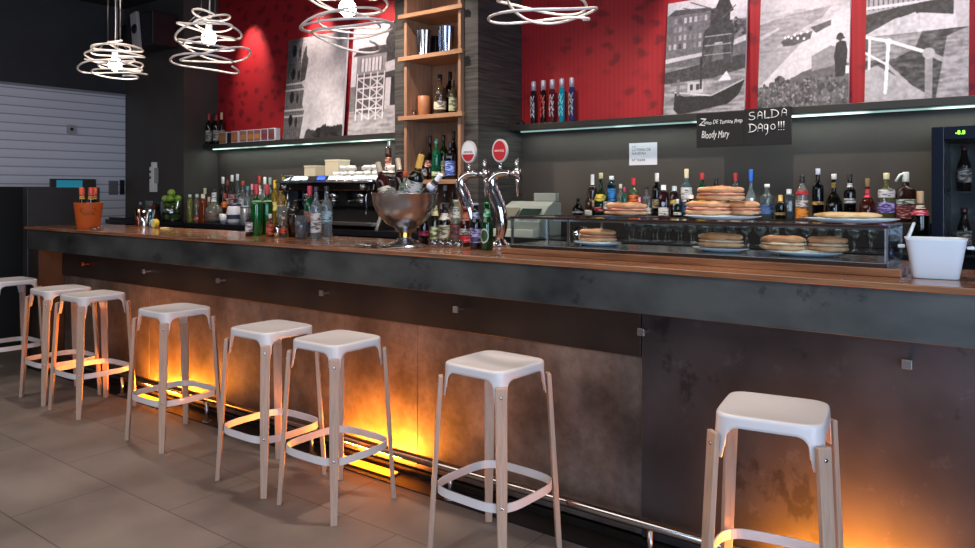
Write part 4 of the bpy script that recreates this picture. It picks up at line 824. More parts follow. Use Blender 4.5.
bottle('wine bottle with pale foil leaning left, behind the tan foil one in the bowl', (bx-.045, by+.052, 1.35, .295), 'wine', .034, '#2C1014', '#C8B49C', .74, [], group=BW, tilt=(-.05, -.24, 0), trans=.4)
bottle('small clear bottle with orange cap and orange label in the middle of the ice', (bx+.0, by+.0, 1.352, .21), 'spirit', .034, '#9CB4A0', '#A8441C', .86, [(.3, .5, '#E0481C')], group=BW, tilt=(0, .02, 0))
bottle('dark wine bottle with gold foil leaning right in the steel bowl', (bx+.062, by-.042, 1.348, .31), 'wine', .041, '#10140C', '#B48A3C', .72, [(.3, .56, '#C8C0B8')], group=BW, tilt=(0, .30, 0), trans=.3)
bottle('short bottle with white label leaning far right over the bowl rim', (bx+.062, by+.05, 1.392, .21), 'beer', .030, '#3A3430', '#D8D4D8', .70, [(.52, .68, '#D8D4DC')], group=BW, tilt=(0, .75, 0), trans=.4)
t = thing('glass_dish', 'flat clear glass dish under the foot of the steel bowl', 'dish', (bx-.10, by-.17, 1.1705)); bm = bm_new(); add_lathe(bm, [(.05, 0), (.065, .022), (.06, .022), (.045, .006)], 20); obj('body', bm, M['clear'], t)

# ------------------------------------------------------------------ beer bottles and ashtrays
BR = 'beer bottles standing in a line on the counter'
for a in (
 ('dark red beer bottle with pink-red label at the left end of the line', ((-2.747, 3.1, 1.1705, 0.201)), 'beer', .029, '#1E0C10', '#5A1420', .9, [(.22, .36, '#C02048')]),
 ('dark beer bottle with pale yellow neck label', ((-2.659, 3.09, 1.1705, 0.230)), 'beer', .029, '#2A2410', '#1C1A14', .95, [(.68, .92, '#D8CE9C'), (.1, .42, '#6A6A38')]),
 ('dark brown beer bottle with silver shoulder foil and round cream label', ((-2.583, 3.08, 1.1705, 0.225)), 'beer', .033, '#1C120C', '#2A2622', .95, [(.60, .76, '#C8BEB4'), (.12, .48, '#C8BC98')]),
 ('pale beer bottle with clear neck and dull red label', ((-2.496, 3.07, 1.1705, 0.242)), 'beer', .031, '#8A8A70', '#A8ACA0', .95, [(.2, .5, '#8A4A44'), (.62, .85, '#A8B0A8')]),
 ('brown beer bottle with red cap and red white label', ((-2.424, 3.06, 1.1705, 0.206)), 'beer', .030, '#3A1410', '#8A2820', .93, [(.12, .28, '#C02028'), (.30, .46, '#D8CCC0'), (.66, .88, '#B86A50')]),
 ('dark beer bottle with grey neck and violet label', ((-2.282, 2.965, 1.1705, 0.230)), 'beer', .029, '#14141C', '#8A94A0', .95, [(.14, .46, '#3A3050'), (.66, .8, '#4A5060')]),
 ): bottle(*a, group=BR, cat='beer bottle', name='beer_bottle', trans=.5)
b_ = bottle('bright green beer bottle with oval cream label at the right end of the line', ((-2.206, 2.955, 1.1705, 0.235)), 'beer', .031, '#0E4A20', '#1C6A40', .95, [(.70, .84, '#2A6A40')], group=BR, cat='beer bottle', name='beer_bottle', trans=.6)
for rr, cc, dy in ((1.0, '#C8C4A8', 0), (.78, '#1E4A2A', .0006)):
    bm = bm_new(); h_ = b_ and (-2.206, 2.955, 1.1705, 0.235)[3]
    vs = []
    for k in range(28):
        a = 2*PI*k/28; th = .75*rr*math.cos(a); zz = h_*.30+.036*rr*math.sin(a); vs.append(bm.verts.new(((.0322+dy)*math.sin(th), -(.0322+dy)*math.cos(th), zz)))
    bm.faces.new(vs); o = obj('oval_label', bm, plain(cc, .6), b_)
    sm = o.modifiers.new('thick', 'SOLIDIFY'); sm.thickness = .0015
b_.rotation_euler[2] = .15
bottle('tall bottle with white cap standing behind the cream labelled beer bottle', ((-3.476, 4.15, 1.1605, 0.343)), 'spirit', .036, '#6A6A68', '#E0DCDA', .88, [(.5, .62, '#C8C4C0')], group='bottles under the wooden shelves')
bottle('slim dark bottle behind the pale beer bottle', ((-3.377, 4.12, 1.1605, 0.292)), 'wine', .032, '#4A3830', '#2A2020', .84, [(.3, .6, '#B8A090')], group='bottles under the wooden shelves')
bottle('brown bottle with cream label below the wooden shelves behind the bowl', ((-3.702, 4.15, 1.1605, 0.263)), 'spirit', .036, '#5A3A24', '#3A2418', .84, [(.12, .5, '#D8CEC0')], group='bottles under the wooden shelves')
for u_, y_, lb in ((-2.546, 2.955, 'clear glass tumbler at the left end of the row before the beer bottles'), (-2.513, 2.98, 'second clear glass tumbler from the left before the beer bottles'), (-2.458, 2.975, 'third clear glass tumbler from the left before the beer bottles'), (-2.398, 2.97, 'clear glass tumbler at the right end of the row before the beer bottles')):
    t = thing('glass_tumbler', lb, 'glass', (u_, y_, 1.1705), 0, 'low tumblers before the beer bottles'); bm = bm_new(); add_lathe(bm, [(.022, 0), (.025, .003), (.027, .040), (.0255, .040), (.022, .007)], 12); obj('body', bm, M['clear'], t)

# ------------------------------------------------------------------ beer taps
def tap(label, u_txt, x, y, red, shear):
    t = thing('beer_tap', label, 'beer tap', (x, y, 1.1705), math.radians(12), 'beer taps behind the counter')
    bm = bm_new(); add_lathe(bm, [(.06, 0), (.06, .012), (.04, .02), (.034, .035)], 28); obj('base', bm, M['chrome'], t)
    C_ = [(0, 0, .034), (.012, 0, .08), (.016, 0, .13), (.006, 0, .19), (-.018, 0, .25), (-.04, 0, .305), (-.038, 0, .345), (-.012, 0, .372), (.03, 0, .382), (.06, 0, .380)]
    # smooth the centre line
    P_ = []
    for i in range(len(C_)-1):
        p0, p1, p2, p3 = [Vector(C_[max(0, min(len(C_)-1, i+k))]) for k in (-1, 0, 1, 2)]
        for s_ in range(6):
            f = s_/6; P_.append(.5*((2*p1)+(p2-p0)*f+(2*p0-5*p1+4*p2-p3)*f*f+(3*p1-p0-3*p2+p3)*f**3))
    P_.append(Vector(C_[-1]))
    bm = bm_new(); add_tube(bm, P_, .03, 20, rfun=lambda f: .022+.012*math.sin(min(1, f*1.25)*PI)**1.0 if f < .9 else .022-.004*(f-.9)/.1); obj('column', bm, M['chrome'], t)
    bm = bm_new(); add_tube(bm, [(.061, 0, .38), (.10, -.004, .383)], .012, 12); add_lathe(bm, [(.017, -.02), (.02, 0), (.017, .022)], 16, (.108, -.005, .385)); f_ = obj('faucet', bm, M['chrome'], t)
    bm = bm_new(); add_lathe(bm, [(.008, -.125), (.009, -.06), (.014, -.05), (.012, -.02)], 14, (.108, -.005, .385)); obj('spout', bm, M['chrome'], f_)
    bm = bm_new(); add_tube(bm, [(.108, -.005, .41), (.10, -.006, .43), (.106, -.006, .46)], .008, 10, rfun=lambda f: .007+.005*math.sin(f*PI)); obj('handle', bm, M['chrome'], f_)
    bm = bm_new(); add_lathe(bm, [(.012, .405), (.008, .42), (.007, .445)], 14, (.008, -.004, 0)); obj('badge_stem', bm, M['chrome'], t)
    def disc(name, rx, rz, y0, y1, m_, z0=-9, z1=9, cz=.50):
        b = bm_new(); A, B_ = [], []
        for k in range(40):
            a = 2*PI*k/40; x_, z_ = rx*math.cos(a), rz*math.sin(a)*(1.0 if math.sin(a) > 0 else .96)
            z_ = max(z0, min(z1, z_)); A.append(b.verts.new((.008+x_, y0, cz+z_))); B_.append(b.verts.new((.008+x_, y1, cz+z_)))
        for k in range(40): b.faces.new((A[k], A[(k+1) % 40], B_[(k+1) % 40], B_[k]))
        b.faces.new(A); b.faces.new(B_); return obj(name, b, m_, o_)
    o_ = t
    o_ = disc('badge', .043, .062, -.012, .008, plain('#D8D0CC', .3, .2, .5, .3))
    disc('badge_face', .036, .053, -.0135, -.0121, plain('#E8E2DE' if not red else '#B0202A', .4))
    disc('badge_field', .0355, .052, -.0145, -.0136, plain('#B4202A', .4), -9, -.012 if not red else 9)
    text_obj('badge_text', [('AMSTEL', -.028, .495, .016, .056)], plain('#303030' if not red else '#F0D8C8', .5), o_, T(.008, -.0150, 0), .0004)
    return t
tap('left one of two curved chrome beer taps, badge white over red', 0, -2.518, 3.20, False, 0)
tap('right one of two curved chrome beer taps, badge all red', 0, -2.310, 3.20, True, 0)

# cash register
cr = thing('cash_register', 'beige cash register with dark display between the taps and the bottle row', 'cash register', (-2.79, 4.20, 1.1605), .03)
bm = bm_new(); add_prism(bm, [(-.14, 0), (.15, 0), (.15, .22), (.05, .23), (-.02, .20), (-.14, .10)], -.17, .17); obj('housing', bm, plain('#8C928A', .5), cr, .006)
bm = bm_new(); add_box(bm, .0, .17, .07, .12, .2305, .285); obj('rear_display', bm, plain('#8C928A', .5), cr, .004)
n_ang = math.atan2(.10, .12)
Mx = T(0, -.08, .15) @ RX(n_ang)
bm = bm_new(); add_box(bm, .0, .15, -.055, .035, .006, .010, 0, T(0, -.012, .004) @ Mx); obj('screen', bm, plain('#20302C', .2), cr)
bm = bm_new(); add_box(bm, -.155, -.02, -.06, .04, .004, .009, 0, T(0, -.012, .006) @ Mx); obj('keypad', bm, plain('#5A5A4C', .6), cr)
bm = bm_new(); add_box(bm, -.16, .16, -.2, -.142, 0, .05); obj('cash_drawer_front', bm, plain('#C8CCC0', .5), cr, .003)

# ------------------------------------------------------------------ display case and food
dc = thing('display_case', 'long low glass tapas display case with brown-edged top on the counter', 'display case', (0, 0, 0))
x0, x1, y0, y1, z0, z1 = -1.99, -.43, 2.845, 3.17, 1.1985, 1.344
bm = bm_new(); add_box(bm, x0, x1, y0, y1, z0, z0+.016); obj('base', bm, plain('#8C8886', .2, 1.), dc, .002)
bm = bm_new(); add_box(bm, x0, x1, y0-.004, y0+.006, z1-.010, z1-.001); add_box(bm, x0, x1, y1-.006, y1+.002, z1-.014, z1-.001); add_box(bm, x0, x0+.012, y0+.006, y1-.006, z1-.012, z1-.001); add_box(bm, x1-.012, x1, y0+.006, y1-.006, z1-.012, z1-.001); obj('top_frame', bm, plain('#4A3530', .3, .6), dc, .0015)
obj('top_pane', B(x0+.012, x1-.012, y0+.006, y1-.006, z1-.009, z1-.004), M['pane'], dc)
obj('front_pane', B(x0+.01, x1-.01, y0+.001, y0+.005, z0+.0165, z1-.0105), M['pane'], dc)
for xx in (x0, x1-.004): obj('side_pane', B(xx, xx+.004, y0+.007, y1-.012, z0+.0165, z1-.0125), M['pane'], dc)
for xx in (x0, x0+.30, x1-.012):
    bm = bm_new(); add_box(bm, xx, xx+.011, y1-.011, y1-.001, z0+.016, z1-.014); add_box(bm, xx, xx+.011, y0+.006, y0+.014, z0+.016, z1-.012); obj('corner_post', bm, M['brushed'], dc)
bm = bm_new(); add_lathe(bm, [(.018, 0), (.019, .008), (.012, .012)], 14, (0, 0, 0), T(x1+.001, y0+.02, z0+.05) @ RY(PI/2)); obj('lock_knob', bm, plain('#1C2440', .3), dc)
obj('lamp_tube', B(x0+.05, x1-.05, y1-.03, y1-.015, z1-.032, z1-.0145), M['brushed'], dc)

def loaf(bm, cx, cy, cz, lx, ly, lz, seed):
    rnd = random.Random(seed); g = bmesh.ops.create_icosphere(bm, subdivisions=4, radius=1)
    for v in g['verts']:
        x, y, z = v.co; q = 1+.10*math.sin(7*x+seed)+.06*math.sin(11*y+6*x+seed)+.05*math.sin(17*x+2*seed)
        x = math.copysign(abs(x)**.7, x); z = math.copysign(abs(z)**.8, z)
        v.co = Vector((cx+x*lx/2, cy+y*ly/2*q, cz+z*lz/2*q))
        for f in v.link_faces: f.smooth = True
bread = mottled('bread_crust', '#C07F4E', '#E0B488', 9, (.5, .7), 0, (1, 3, 3), .3); ham = mottled('cured_ham', '#B4604C', '#D89A80', 12, (.3, .5)); pale_bread = mottled('pale_crumb', '#CFAF8C', '#E8D4B8', 12, (.6, .8))
def sandwich(label, x, y, z, L=.2, seed=1, rz=0., group=None, fill=ham):
    t = thing('sandwich', label, 'sandwich', (x, y, z), rz, group)
    bm = bm_new(); loaf(bm, 0, 0, .013, L, .07, .026, seed); obj('lower_bread', bm, bread, t)
    bm = bm_new(); loaf(bm, .002, -.002, .027, L*.97, .076, .013, seed+3); obj('filling', bm, fill, t)
    bm = bm_new(); loaf(bm, 0, 0, .043, L*.96, .068, .030, seed+5); obj('upper_bread', bm, bread, t)
    return t
def plate(label, x, y, z, r, group, sx=1., m_=None):
    t = thing('plate', label, 'plate', (x, y, z), 0, group); bm = bm_new(); add_lathe(bm, [(r*.6, 0), (r*.64, .002), (r, .014), (r, .0165), (r*.62, .006)], 32, mat=Matrix.Diagonal((sx, .8/sx if sx > 1 else 1, 1, 1))); obj('body', bm, m_ or plain('#C4D2DE', .25), t); return t
ty = 2.99; tz = 1.3445
t = thing('serving_board', 'flat dark tray under the wrapped sandwich on the display case', 'tray', (-1.47, ty, tz)); obj('tray', B(-.13, .12, -.06, .06, 0, .007), plain('#34303C', .4), t, .002)
sandwich('long pale sandwich roll on the dark tray on top of the display case', -1.475, ty, tz+.0075, .21, 1)
plate('white oval plate under the stacked ham sandwiches on the display case', -1.05, ty, tz, .135, 'plates on the display case', 1.15)
sandwich('ham sandwich at the bottom left of the stack on the middle plate', -1.105, ty-.012, tz+.0175, .19, 7, .05, 'stacked ham sandwiches')
sandwich('ham sandwich at the bottom right of the stack on the middle plate', -.985, ty+.05, tz+.0175, .15, 12, -.1, 'stacked ham sandwiches')
sandwich('ham sandwich on top of the stack on the middle plate', -1.06, ty+.01, tz+.0765, .20, 9, .0, 'stacked ham sandwiches')
plate('pale blue oval plate with omelette near the right end of the display case', -.575, ty, tz, .14, 'plates on the display case', 1.15)
t = thing('omelette', 'thin golden omelette lying on the pale blue plate', 'omelette', (-.585, ty, tz+.017)); bm = bm_new(); loaf(bm, 0, 0, .010, .23, .15, .022, 4); obj('omelette', bm, mottled('omelette_gold', '#D09A4A', '#F0D0A0', 10, (.4, .6)), t)
zi = z0+.0165
plate('small plate with pink sandwich inside the left part of the display case', -1.62, 3.0, zi, .10, 'plates inside the display case', 1.15)
sandwich('pink ham sandwich inside the left part of the display case', -1.62, 3.0, zi+.0165, .19, 21, .0, 'sandwiches inside the display case')
t = plate('long plate of skewered bread inside the display case', -1.06, 3.0, zi, .10, 'plates inside the display case', 1.15)
sandwich('skewered bread roll on the plate in the middle of the display case', -1.06, 3.0, zi+.0165, .19, 23, .0, 'sandwiches inside the display case', pale_bread)
t = plate('long plate with wrapped rolls inside the right part of the display case', -.74, 3.0, zi, .12, 'plates inside the display case', 1.15)
sandwich('wrapped pale roll at the left inside the right part of the display case', -.81, 2.985, zi+.0165, .17, 25, .03, 'sandwiches inside the display case', pale_bread)
sandwich('wrapped pale roll at the right inside the right part of the display case', -.66, 3.02, zi+.0165, .15, 27, -.05, 'sandwiches inside the display case', pale_bread)
t = thing('foil_parcel', 'crumpled silver foil parcel inside the left of the display case', 'parcel', (-1.75, 3.09, zi)); bm = bm_new(); g = bmesh.ops.create_icosphere(bm, subdivisions=3, radius=.05); rnd = random.Random(1)
for v in g['verts']: v.co = v.co*rnd.uniform(.82, 1.08); v.co.z = max(0, v.co.z*.8+.04); v.co.y *= .8
obj('foil', bm, M['chrome'], t)

# wine glasses on the back bar
def wineglass_bm():
    bm = bm_new(); add_lathe(bm, [(.032, 0), (.031, .002), (.004, .007), (.0035, .055), (.012, .062), (.028, .078), (.034, .105), (.029, .142), (.0275, .142), (.0325, .105), (.0265, .08), (.010, .066)], 16); return bm
g0 = None; i = 0
for y_, xa, n_ in ((4.10, -2.0, 18), (4.22, -2.03, 18)):
    for k in range(n_):
        x_ = xa+k*.077; row = 'front row' if y_ < 4.15 else 'rear row'
        if g0 is None:
            g0 = thing('wine_glass', 'clear stemmed wine glass in the front row behind the display case', 'wine glass', (x_, y_, 1.1605), 0, 'wine glasses front row'); obj('body', wineglass_bm(), M['clear'], g0)
        else:
            g_ = dup(g0, (x_, y_, 1.1605), 0, 'clear stemmed wine glass in the %s behind the display case' % row); g_['group'] = 'wine glasses '+row

# white bucket and cooler at the right
wbk = thing('ice_bucket', 'white rectangular plastic ice bucket at the right end of the counter', 'bucket', (-.298, 2.90, 1.1705), math.radians(8))
bm = bm_new(); rings = []
for z, hx, hy in ((0, .066, .050), (.004, .068, .053), (.126, .088, .070), (.133, .091, .073), (.133, .085, .067), (.124, .083, .065), (.008, .063, .048)):
    rings.append([bm.verts.new((hx*math.copysign(abs(math.cos(a))**.35, math.cos(a)), hy*math.copysign(abs(math.sin(a))**.35, math.sin(a)), z)) for a in [2*PI*(k+.5)/40 for k in range(40)]])
for i in range(len(rings)-1):
    for k in range(40): bm.faces.new((rings[i][k], rings[i][(k+1) % 40], rings[i+1][(k+1) % 40], rings[i+1][k])).smooth = True
bm.faces.new(rings[0][::-1]); bm.faces.new(rings[-1]); obj('body', bm, M['white_plastic'], wbk)
for sx in (-1, 1): obj('side_grip', B(min(sx*.088, sx*.110), max(sx*.088, sx*.110), -.02, .02, .098, .108), M['white_plastic'], wbk, .003)
bm = bm_new(); add_tube(bm, [(-.082+.02*math.sin(f*PI), -.06+.12*f, .125+.055*math.sin(f*PI)) for f in [k/14 for k in range(15)]], .005, 8); obj('bail_handle', bm, M['white_plastic'], wbk)
t = thing('rubber_tray', 'small black tray right of the white ice bucket', 'tray', (-.09, 2.93, 1.1705)); bm = bm_new(); add_box(bm, 0, .3, 0, .2, 0, .004); add_box(bm, 0, .3, 0, .006, .004, .014); add_box(bm, 0, .006, .006, .2, .004, .014); obj('tray', bm, M['satin_black'], t)
fg = thing('bottle_cooler', 'tall black glass-door bottle cooler at the right end of the rear wall', 'cooler', (0, 0, 0))
bm = bm_new(); add_box(bm, -.435, .6, 4.55, 4.59, 0, 1.763); add_box(bm, -.435, -.40, 4.12, 4.55, 0, 1.763); add_box(bm, .565, .6, 4.12, 4.55, 0, 1.763); add_box(bm, -.4, .565, 4.12, 4.55, 1.70, 1.763); add_box(bm, -.4, .565, 4.12, 4.55, 0, .1); obj('cabinet', bm, M['satin_black'], fg, .003)
bm = bm_new(); add_box(bm, -.435, -.385, 4.08, 4.115, .02, 1.76); add_box(bm, .55, .6, 4.08, 4.115, .02, 1.76); add_box(bm, -.385, .55, 4.08, 4.115, 1.70, 1.76); add_box(bm, -.385, .55, 4.08, 4.115, .02, .12); d = obj('door_frame', bm, plain('#141C2C', .25, .5), fg, .002)
obj('door_glass', B(-.383, .548, 4.095, 4.10, .122, 1.698), M['pane'], d)
for z in (.45, .8, 1.15, 1.45): obj('wire_shelf', B(-.395, .56, 4.14, 4.54, z, z+.008), plain('#2A2A30', .4, .8), fg)
text_obj('digital_readout', [('-8.8', -.34, 1.722, .026, None)], emit('green_digits', '#9CFF40', 3), fg, T(0, 4.079, 0), .0004)
rnd = random.Random(12); first = None
for z in (.46, .81, 1.16, 1.46):
    for k in range(6):
        x_ = -.32+k*.15
        if z == 1.46: hgt = .2
        if first is None:
            first = bottle('dark bottle inside the black glass-door cooler', (x_, 4.3, z-.0015, .22), 'beer', .03, '#1A1412', '#4A2020', .9, [(.2, .5, '#5A4A40')], group='bottles inside the cooler', trans=.3)
        else: dup(first, (x_, 4.3, z-.0015), rnd.uniform(0, 6))

# ------------------------------------------------------------------ things on the ledges and wooden shelves
TB = 'slim tube bottles on the right ledge'
for pos, col, lc_, y_, lb in (((-2.944, 4.5, 1.9355, 0.308), '#2A1C20', '#C8BCC0', 4.50, 'slim black tube bottle with white script, leftmost of the five'), ((-2.861, 4.5, 1.9355, 0.308), '#1C1010', '#C03024', 4.50, 'slim black tube bottle with red script, second of the five'), ((-2.787, 4.5, 1.9355, 0.308), '#5A1824', '#B8A8A8', 4.50, 'slim dark red tube bottle with white script, middle of the five'), ((-2.709, 4.5, 1.9355, 0.309), '#0E8AA0', '#5AC8D0', 4.50, 'slim turquoise tube bottle, fourth of the five'), ((-2.629, 4.5, 1.9355, 0.308), '#2A3468', '#A8A890', 4.50, 'slim dark blue tube bottle, rightmost of the five')):
    x_, h_ = pos[0], pos[3]; u_ = x_*100
    t = thing('tube_bottle', lb, 'bottle', (x_, y_, 1.9355), random.Random(u_).uniform(-.3, .3), TB)
    bm = bm_new(); add_lathe(bm, [(.019, 0), (.021, .004), (.021, h_*.74), (.017, h_*.78)], 18); obj('body', bm, glass('tube_'+col.lstrip('#'), col, .06, .25), t)
    bm = bm_new(); add_lathe(bm, [(.0175, h_*.781), (.018, h_*.97), (.014, h_)], 18); obj('cap', bm, plain('#C4B8C4', .3, .3), t)
    bm = bm_new(); rnd = random.Random(u_)
    for k in range(4):
        z_ = h_*(.2+.13*k); add_tube(bm, [(.0215*math.sin(a), -.0215*math.cos(a), z_+h_*.06*math.sin(a*5+k)+.004*rnd.random()) for a in [-1.0+2.0*q/8 for q in range(9)]], .0028, 5)
    obj('script', bm, plain(lc_, .5), t)
tag(obj('puck_light', (lambda bm: (add_lathe(bm, [(.03, 0), (.032, .01), (.022, .022)], 20), bm)[1])(bm_new()), M['satin_black']), 'small round black puck at the left end of the right ledge', 'puck').location = (-3.032, 4.47, 1.9355)
for pos, gc, cc, y_, lb in (((-6.904, 4.47, 1.9355, 0.321), '#182010', '#C03A40', 4.47, 'dark green bottle with red cap, leftmost on the left ledge'), ((-6.932, 4.55, 1.9355, 0.330), '#101810', '#3A2028', 4.53, 'dark green bottle with dark cap, second on the left ledge'), ((-6.757, 4.46, 1.9355, 0.306), '#142014', '#A02028', 4.46, 'dark green bottle with crimson cap, third on the left ledge'), ((-6.805, 4.55, 1.9355, 0.332), '#2A1C14', '#E0C8A0', 4.54, 'dark bottle with tall cream neck, fourth on the left ledge')):
    bottle(lb, pos, 'spirit', .034, gc, cc, .78, [(.1, .45, '#B8A898')], group='dark bottles on the left ledge', trans=.3)
for i, (xa, xb, col) in enumerate(((-6.699, -6.573, '#9C6A4C'), (-6.496, -6.374, '#A8685C'), (-6.348, -6.229, '#8A6A60'), (-6.232, -6.115, '#8A6054'), (-6.125, -6.010, '#7C5C62'), (-6.016, -5.903, '#6A4A5A'), (-5.909, -5.799, '#5E4656'))):
    y_ = 4.45
    nm = ['first', 'second', 'third', 'fourth', 'fifth', 'sixth', 'last'][i]
    t = thing('gift_carton', nm+' white-edged bottle carton from the left on the left ledge, tinted front', 'carton', (xa, y_, 1.9355), .12, 'bottle cartons on the left ledge')
    w_ = (xb-xa)-.012; obj('box', B(0, w_, 0, .06, 0, .118), plain('#DAD6DA', .5), t, .0015)
    obj('picture', B(.004, w_-.016, -.002, 0, .008, .112), plain(col, .6), t)
    bm = bm_new(); add_box(bm, .012, w_-.024, -.003, -.002, .03, .075); obj('emblem', bm, plain('#7A3028' if i > 4 else '#B87838', .6), t)
tag(obj('book', B(-6.561, -6.510, 4.45, 4.52, 1.9355, 2.04), plain('#1A1416', .6)), 'dark slim book standing between the first two cartons on the left ledge', 'book')
# wooden shelf unit contents
t = thing('cork_cylinder', 'brown cardboard cylinder on the upper wooden shelf', 'container', (-3.677, 4.15, 2.0035)); bm = bm_new(); add_lathe(bm, [(.045, 0), (.047, .002), (.047, .152), (.043, .155)], 24); obj('body', bm, mottled('cork_paper', '#8A5230', '#B4764A', 6), t)
WS = 'bottles on the wooden shelves'
for a in (
 ('clear-necked whisky bottle with cream label on the upper wooden shelf', ((-3.506, 4.13, 2.0035, 0.296)), 'spirit', .044, '#6A5440', '#1A1412', .84, [(.14, .34, '#D8CCB4')]),
 ('dark bottle with black cap behind the whisky bottle on the upper shelf', ((-3.487, 4.22, 2.0035, 0.324)), 'wine', .036, '#1A1416', '#0E0C0E', .8, [(.4, .55, '#4A2420')]),
 ('slim bottle with pale green label at the right of the upper shelf', ((-3.377, 4.12, 2.0035, 0.241)), 'spirit', .030, '#5A5A38', '#2A2018', .82, [(.1, .5, '#A8B08C')]),
 ('dark blue bottle with white diamond label on the lower shelf', ((-3.667, 4.1, 1.5405, 0.204)), 'round', .048, '#10182C', '#1A1C28', .84, [(.15, .42, '#C8CCD4')]),
 ('brown brandy bottle with dark cap on the lower wooden shelf', ((-3.663, 4.2, 1.5405, 0.327)), 'round', .045, '#4A2418', '#3A2420', .82, [(.3, .45, '#7A4A3A')]),
 ('bright green bottle with pale cap on the lower wooden shelf', ((-3.514, 4.1, 1.5405, 0.293)), 'spirit', .033, '#128A5A', '#6AA898', .88, [(.1, .2, '#C8D8B0')]),
 ('green bottle with cream label and dark cap on the lower wooden shelf', ((-3.532, 4.2, 1.5405, 0.329)), 'wine', .033, '#3A5A30', '#141A12', .86, [(.08, .42, '#C8C4A4')]),
 ('dark blue labelled bottle on the lower wooden shelf', ((-3.383, 4.1, 1.5405, 0.266)), 'square', .033, '#181C34', '#20222C', .84, [(.1, .5, '#2A4488')]),
 ('tall dark bottle at the right edge of the lower wooden shelf', ((-3.479, 4.25, 1.5405, 0.358)), 'wine', .028, '#1E1614', '#2A2622', .84, []),
 ): bottle(*a, group=WS)
t = thing('shot_glass', 'tiny glass with red rim at the left of the upper shelf', 'glass', (-3.736, 4.10, 2.0035)); bm = bm_new(); add_lathe(bm, [(.015, 0), (.018, .055), (.0165, .055), (.013, .004)], 14); obj('body', bm, M['clear'], t); bm = bm_new(); add_lathe(bm, [(.0165, .001), (.0175, .018)], 14, caps=False); obj('band', bm, plain('#A82020', .4), t)
for u_, lb in ((-3.647, 'left shiny ribbed steel tumbler on the top wooden shelf'), (-3.433, 'right shiny ribbed steel tumbler on the top wooden shelf')):
    t = thing('steel_tumbler', lb, 'tumbler', (u_, 4.11, 2.4355), 0, 'steel tumblers on the top shelf'); bm = bm_new(); prof = [(.042, 0), (.044, .003), (.058, .19), (.060, .195), (.055, .195), (.040, .006)]
    rings = []
    for r_, z_ in prof: rings.append([bm.verts.new(((r_+.0012*math.cos(k*PI))*math.cos(2*PI*k/36), (r_+.0012*math.cos(k*PI))*math.sin(2*PI*k/36), z_)) for k in range(36)])
    for i in range(len(rings)-1):
        for k in range(36): bm.faces.new((rings[i][k], rings[i][(k+1) % 36], rings[i+1][(k+1) % 36], rings[i+1][k]))
    bm.faces.new(rings[0][::-1]); bm.faces.new(rings[-1]); obj('tin', bm, plain('#B4BCD0', .12, 1.), t)
tag(obj('menu_box', B(-3.643, -3.590, 4.18, 4.24, 2.4355, 2.60), M['satin_black'], None, .002), 'slim black box standing between the two steel tumblers', 'box')

# ------------------------------------------------------------------ light
def spot(x, y, z, tx, ty, tz, e, ang, col, blend=.5, r=.03):
    L = bpy.data.lights.new('spot', 'SPOT'); L.energy = e; L.spot_size = math.radians(ang); L.spot_blend = blend; L.color = col; L.shadow_soft_size = r
    o = bpy.data.objects.new('spot', L); COL.objects.link(o); o.location = (x, y, z); o.rotation_euler = (Vector((tx, ty, tz))-Vector((x, y, z))).to_track_quat('-Z', 'Y').to_euler(); return o
def area(x, y, z, sx, sy, rot, e, col):
    L = bpy.data.lights.new('area', 'AREA'); L.shape = 'RECTANGLE'; L.size = sx; L.size_y = sy; L.energy = e; L.color = col
    o = bpy.data.objects.new('area', L); COL.objects.link(o); o.location = (x, y, z); o.rotation_euler = rot; return o
WARM = (1, .86, .74)
def spot_lamp(x, y, *a):
    t = thing('ceiling_spotlight', 'small black ceiling spotlight above the bar, out of the picture', 'spotlight', (x, y, 3.33), 0, 'ceiling spotlights'); bm = bm_new(); add_lathe(bm, [(.05, .0), (.05, .119)], 16, caps=False); obj('can', bm, M['satin_black'], t); spot(x, y, 3.34, *a)
for x in (-6.35, -5.35): spot_lamp(x, 4.28, x, 4.6, 2.75, 80, 54, (1, .80, .72), .9)
spot_lamp(-4.55, 3.95, -4.5, 4.6, 2.3, 75, 75, (1, .80, .74), .5)
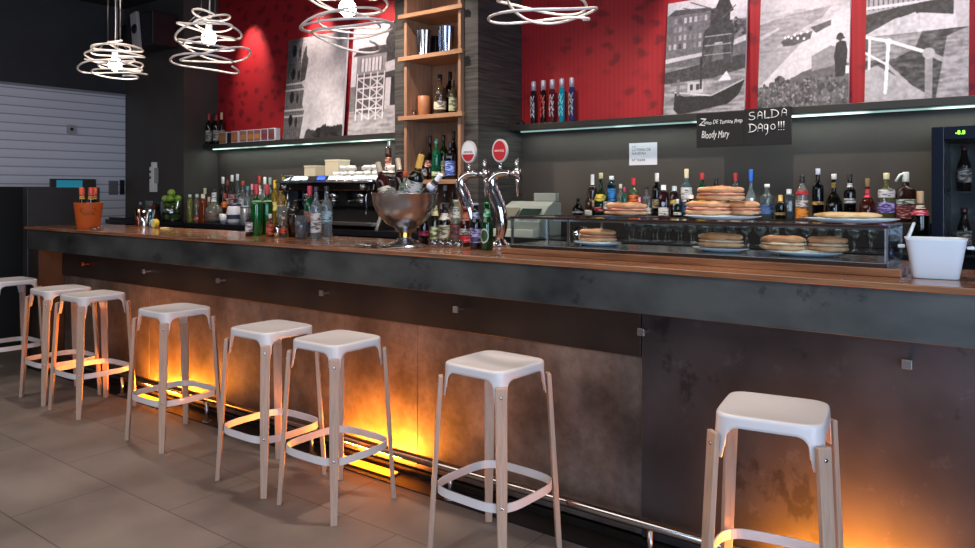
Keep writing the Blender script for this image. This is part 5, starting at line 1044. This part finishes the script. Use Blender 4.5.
for x, e in ((-1.5, 70), (-.7, 65), (.1, 55)): spot_lamp(x, 3.95, x, 4.6, 2.4, e, 66, (1, .82, .78), .4)
spot_lamp(-3.5, 3.3, -3.5, 4.3, 2.0, 110, 60, WARM, .8)
for x, e in ((-5.3, 190), (-4.1, 180), (-2.3, 125), (-.9, 125)): spot_lamp(x, 3.25, x, 4.1, 1.2, e, 85, WARM, .9)
for x, y, e in ((-5.5, 2.75, 110), (-4.4, 2.7, 45), (-3.0, 2.7, 45), (-1.9, 2.75, 170), (-.6, 2.7, 75)): spot_lamp(x, y, x-.05, 2.35, .0, e, 70, WARM, .6)  # spots added over the stools, replacing light from the dimmed pendant bulbs
# daylight through the window wall on the right, then added front light and fill
area(3.15, -.2, 1.7, 4.6, 2.2, (0, PI/2, 0), 240, (.62, .78, 1))
area(1.7, -3.58, 1.6, 2.4, 2.3, (-PI/2, 0, PI), 190, (.50, .70, 1))  # added blue light at the front window, tints the right bar panels
area(-3.4, -1.2, 3.40, 6.5, 2.6, (0, 0, 0), 170, (1, .93, .88))  # added ceiling fill that brightens the bar front, no lamp of its own
w = bpy.data.worlds.new('w'); scene.world = w; w.use_nodes = True; bg = w.node_tree.nodes['Background']; bg.inputs[0].default_value = (.6, .72, 1, 1); bg.inputs[1].default_value = .3

# ------------------------------------------------------------------ camera
cam = bpy.data.cameras.new('camera'); co = bpy.data.objects.new('camera', cam); COL.objects.link(co); scene.camera = co
TH = math.atan(750/1006.)
co.location = (0, 0, 1.46); co.rotation_euler = (PI/2, 0, TH)
cam.sensor_width = 36; cam.sensor_fit = 'HORIZONTAL'; cam.lens = 36*750/975; cam.shift_y = (191-274)/975; cam.clip_start = .05
scene.view_settings.view_transform = 'Standard'; scene.view_settings.look = 'None'; scene.view_settings.gamma = 1; scene.view_settings.use_curve_mapping = False
scene.view_settings.exposure = 0.0
scene.cycles.max_bounces = 10; scene.cycles.transparent_max_bounces = 16; scene.cycles.sample_clamp_indirect = 4; scene.cycles.caustics_reflective = False; scene.cycles.caustics_refractive = False
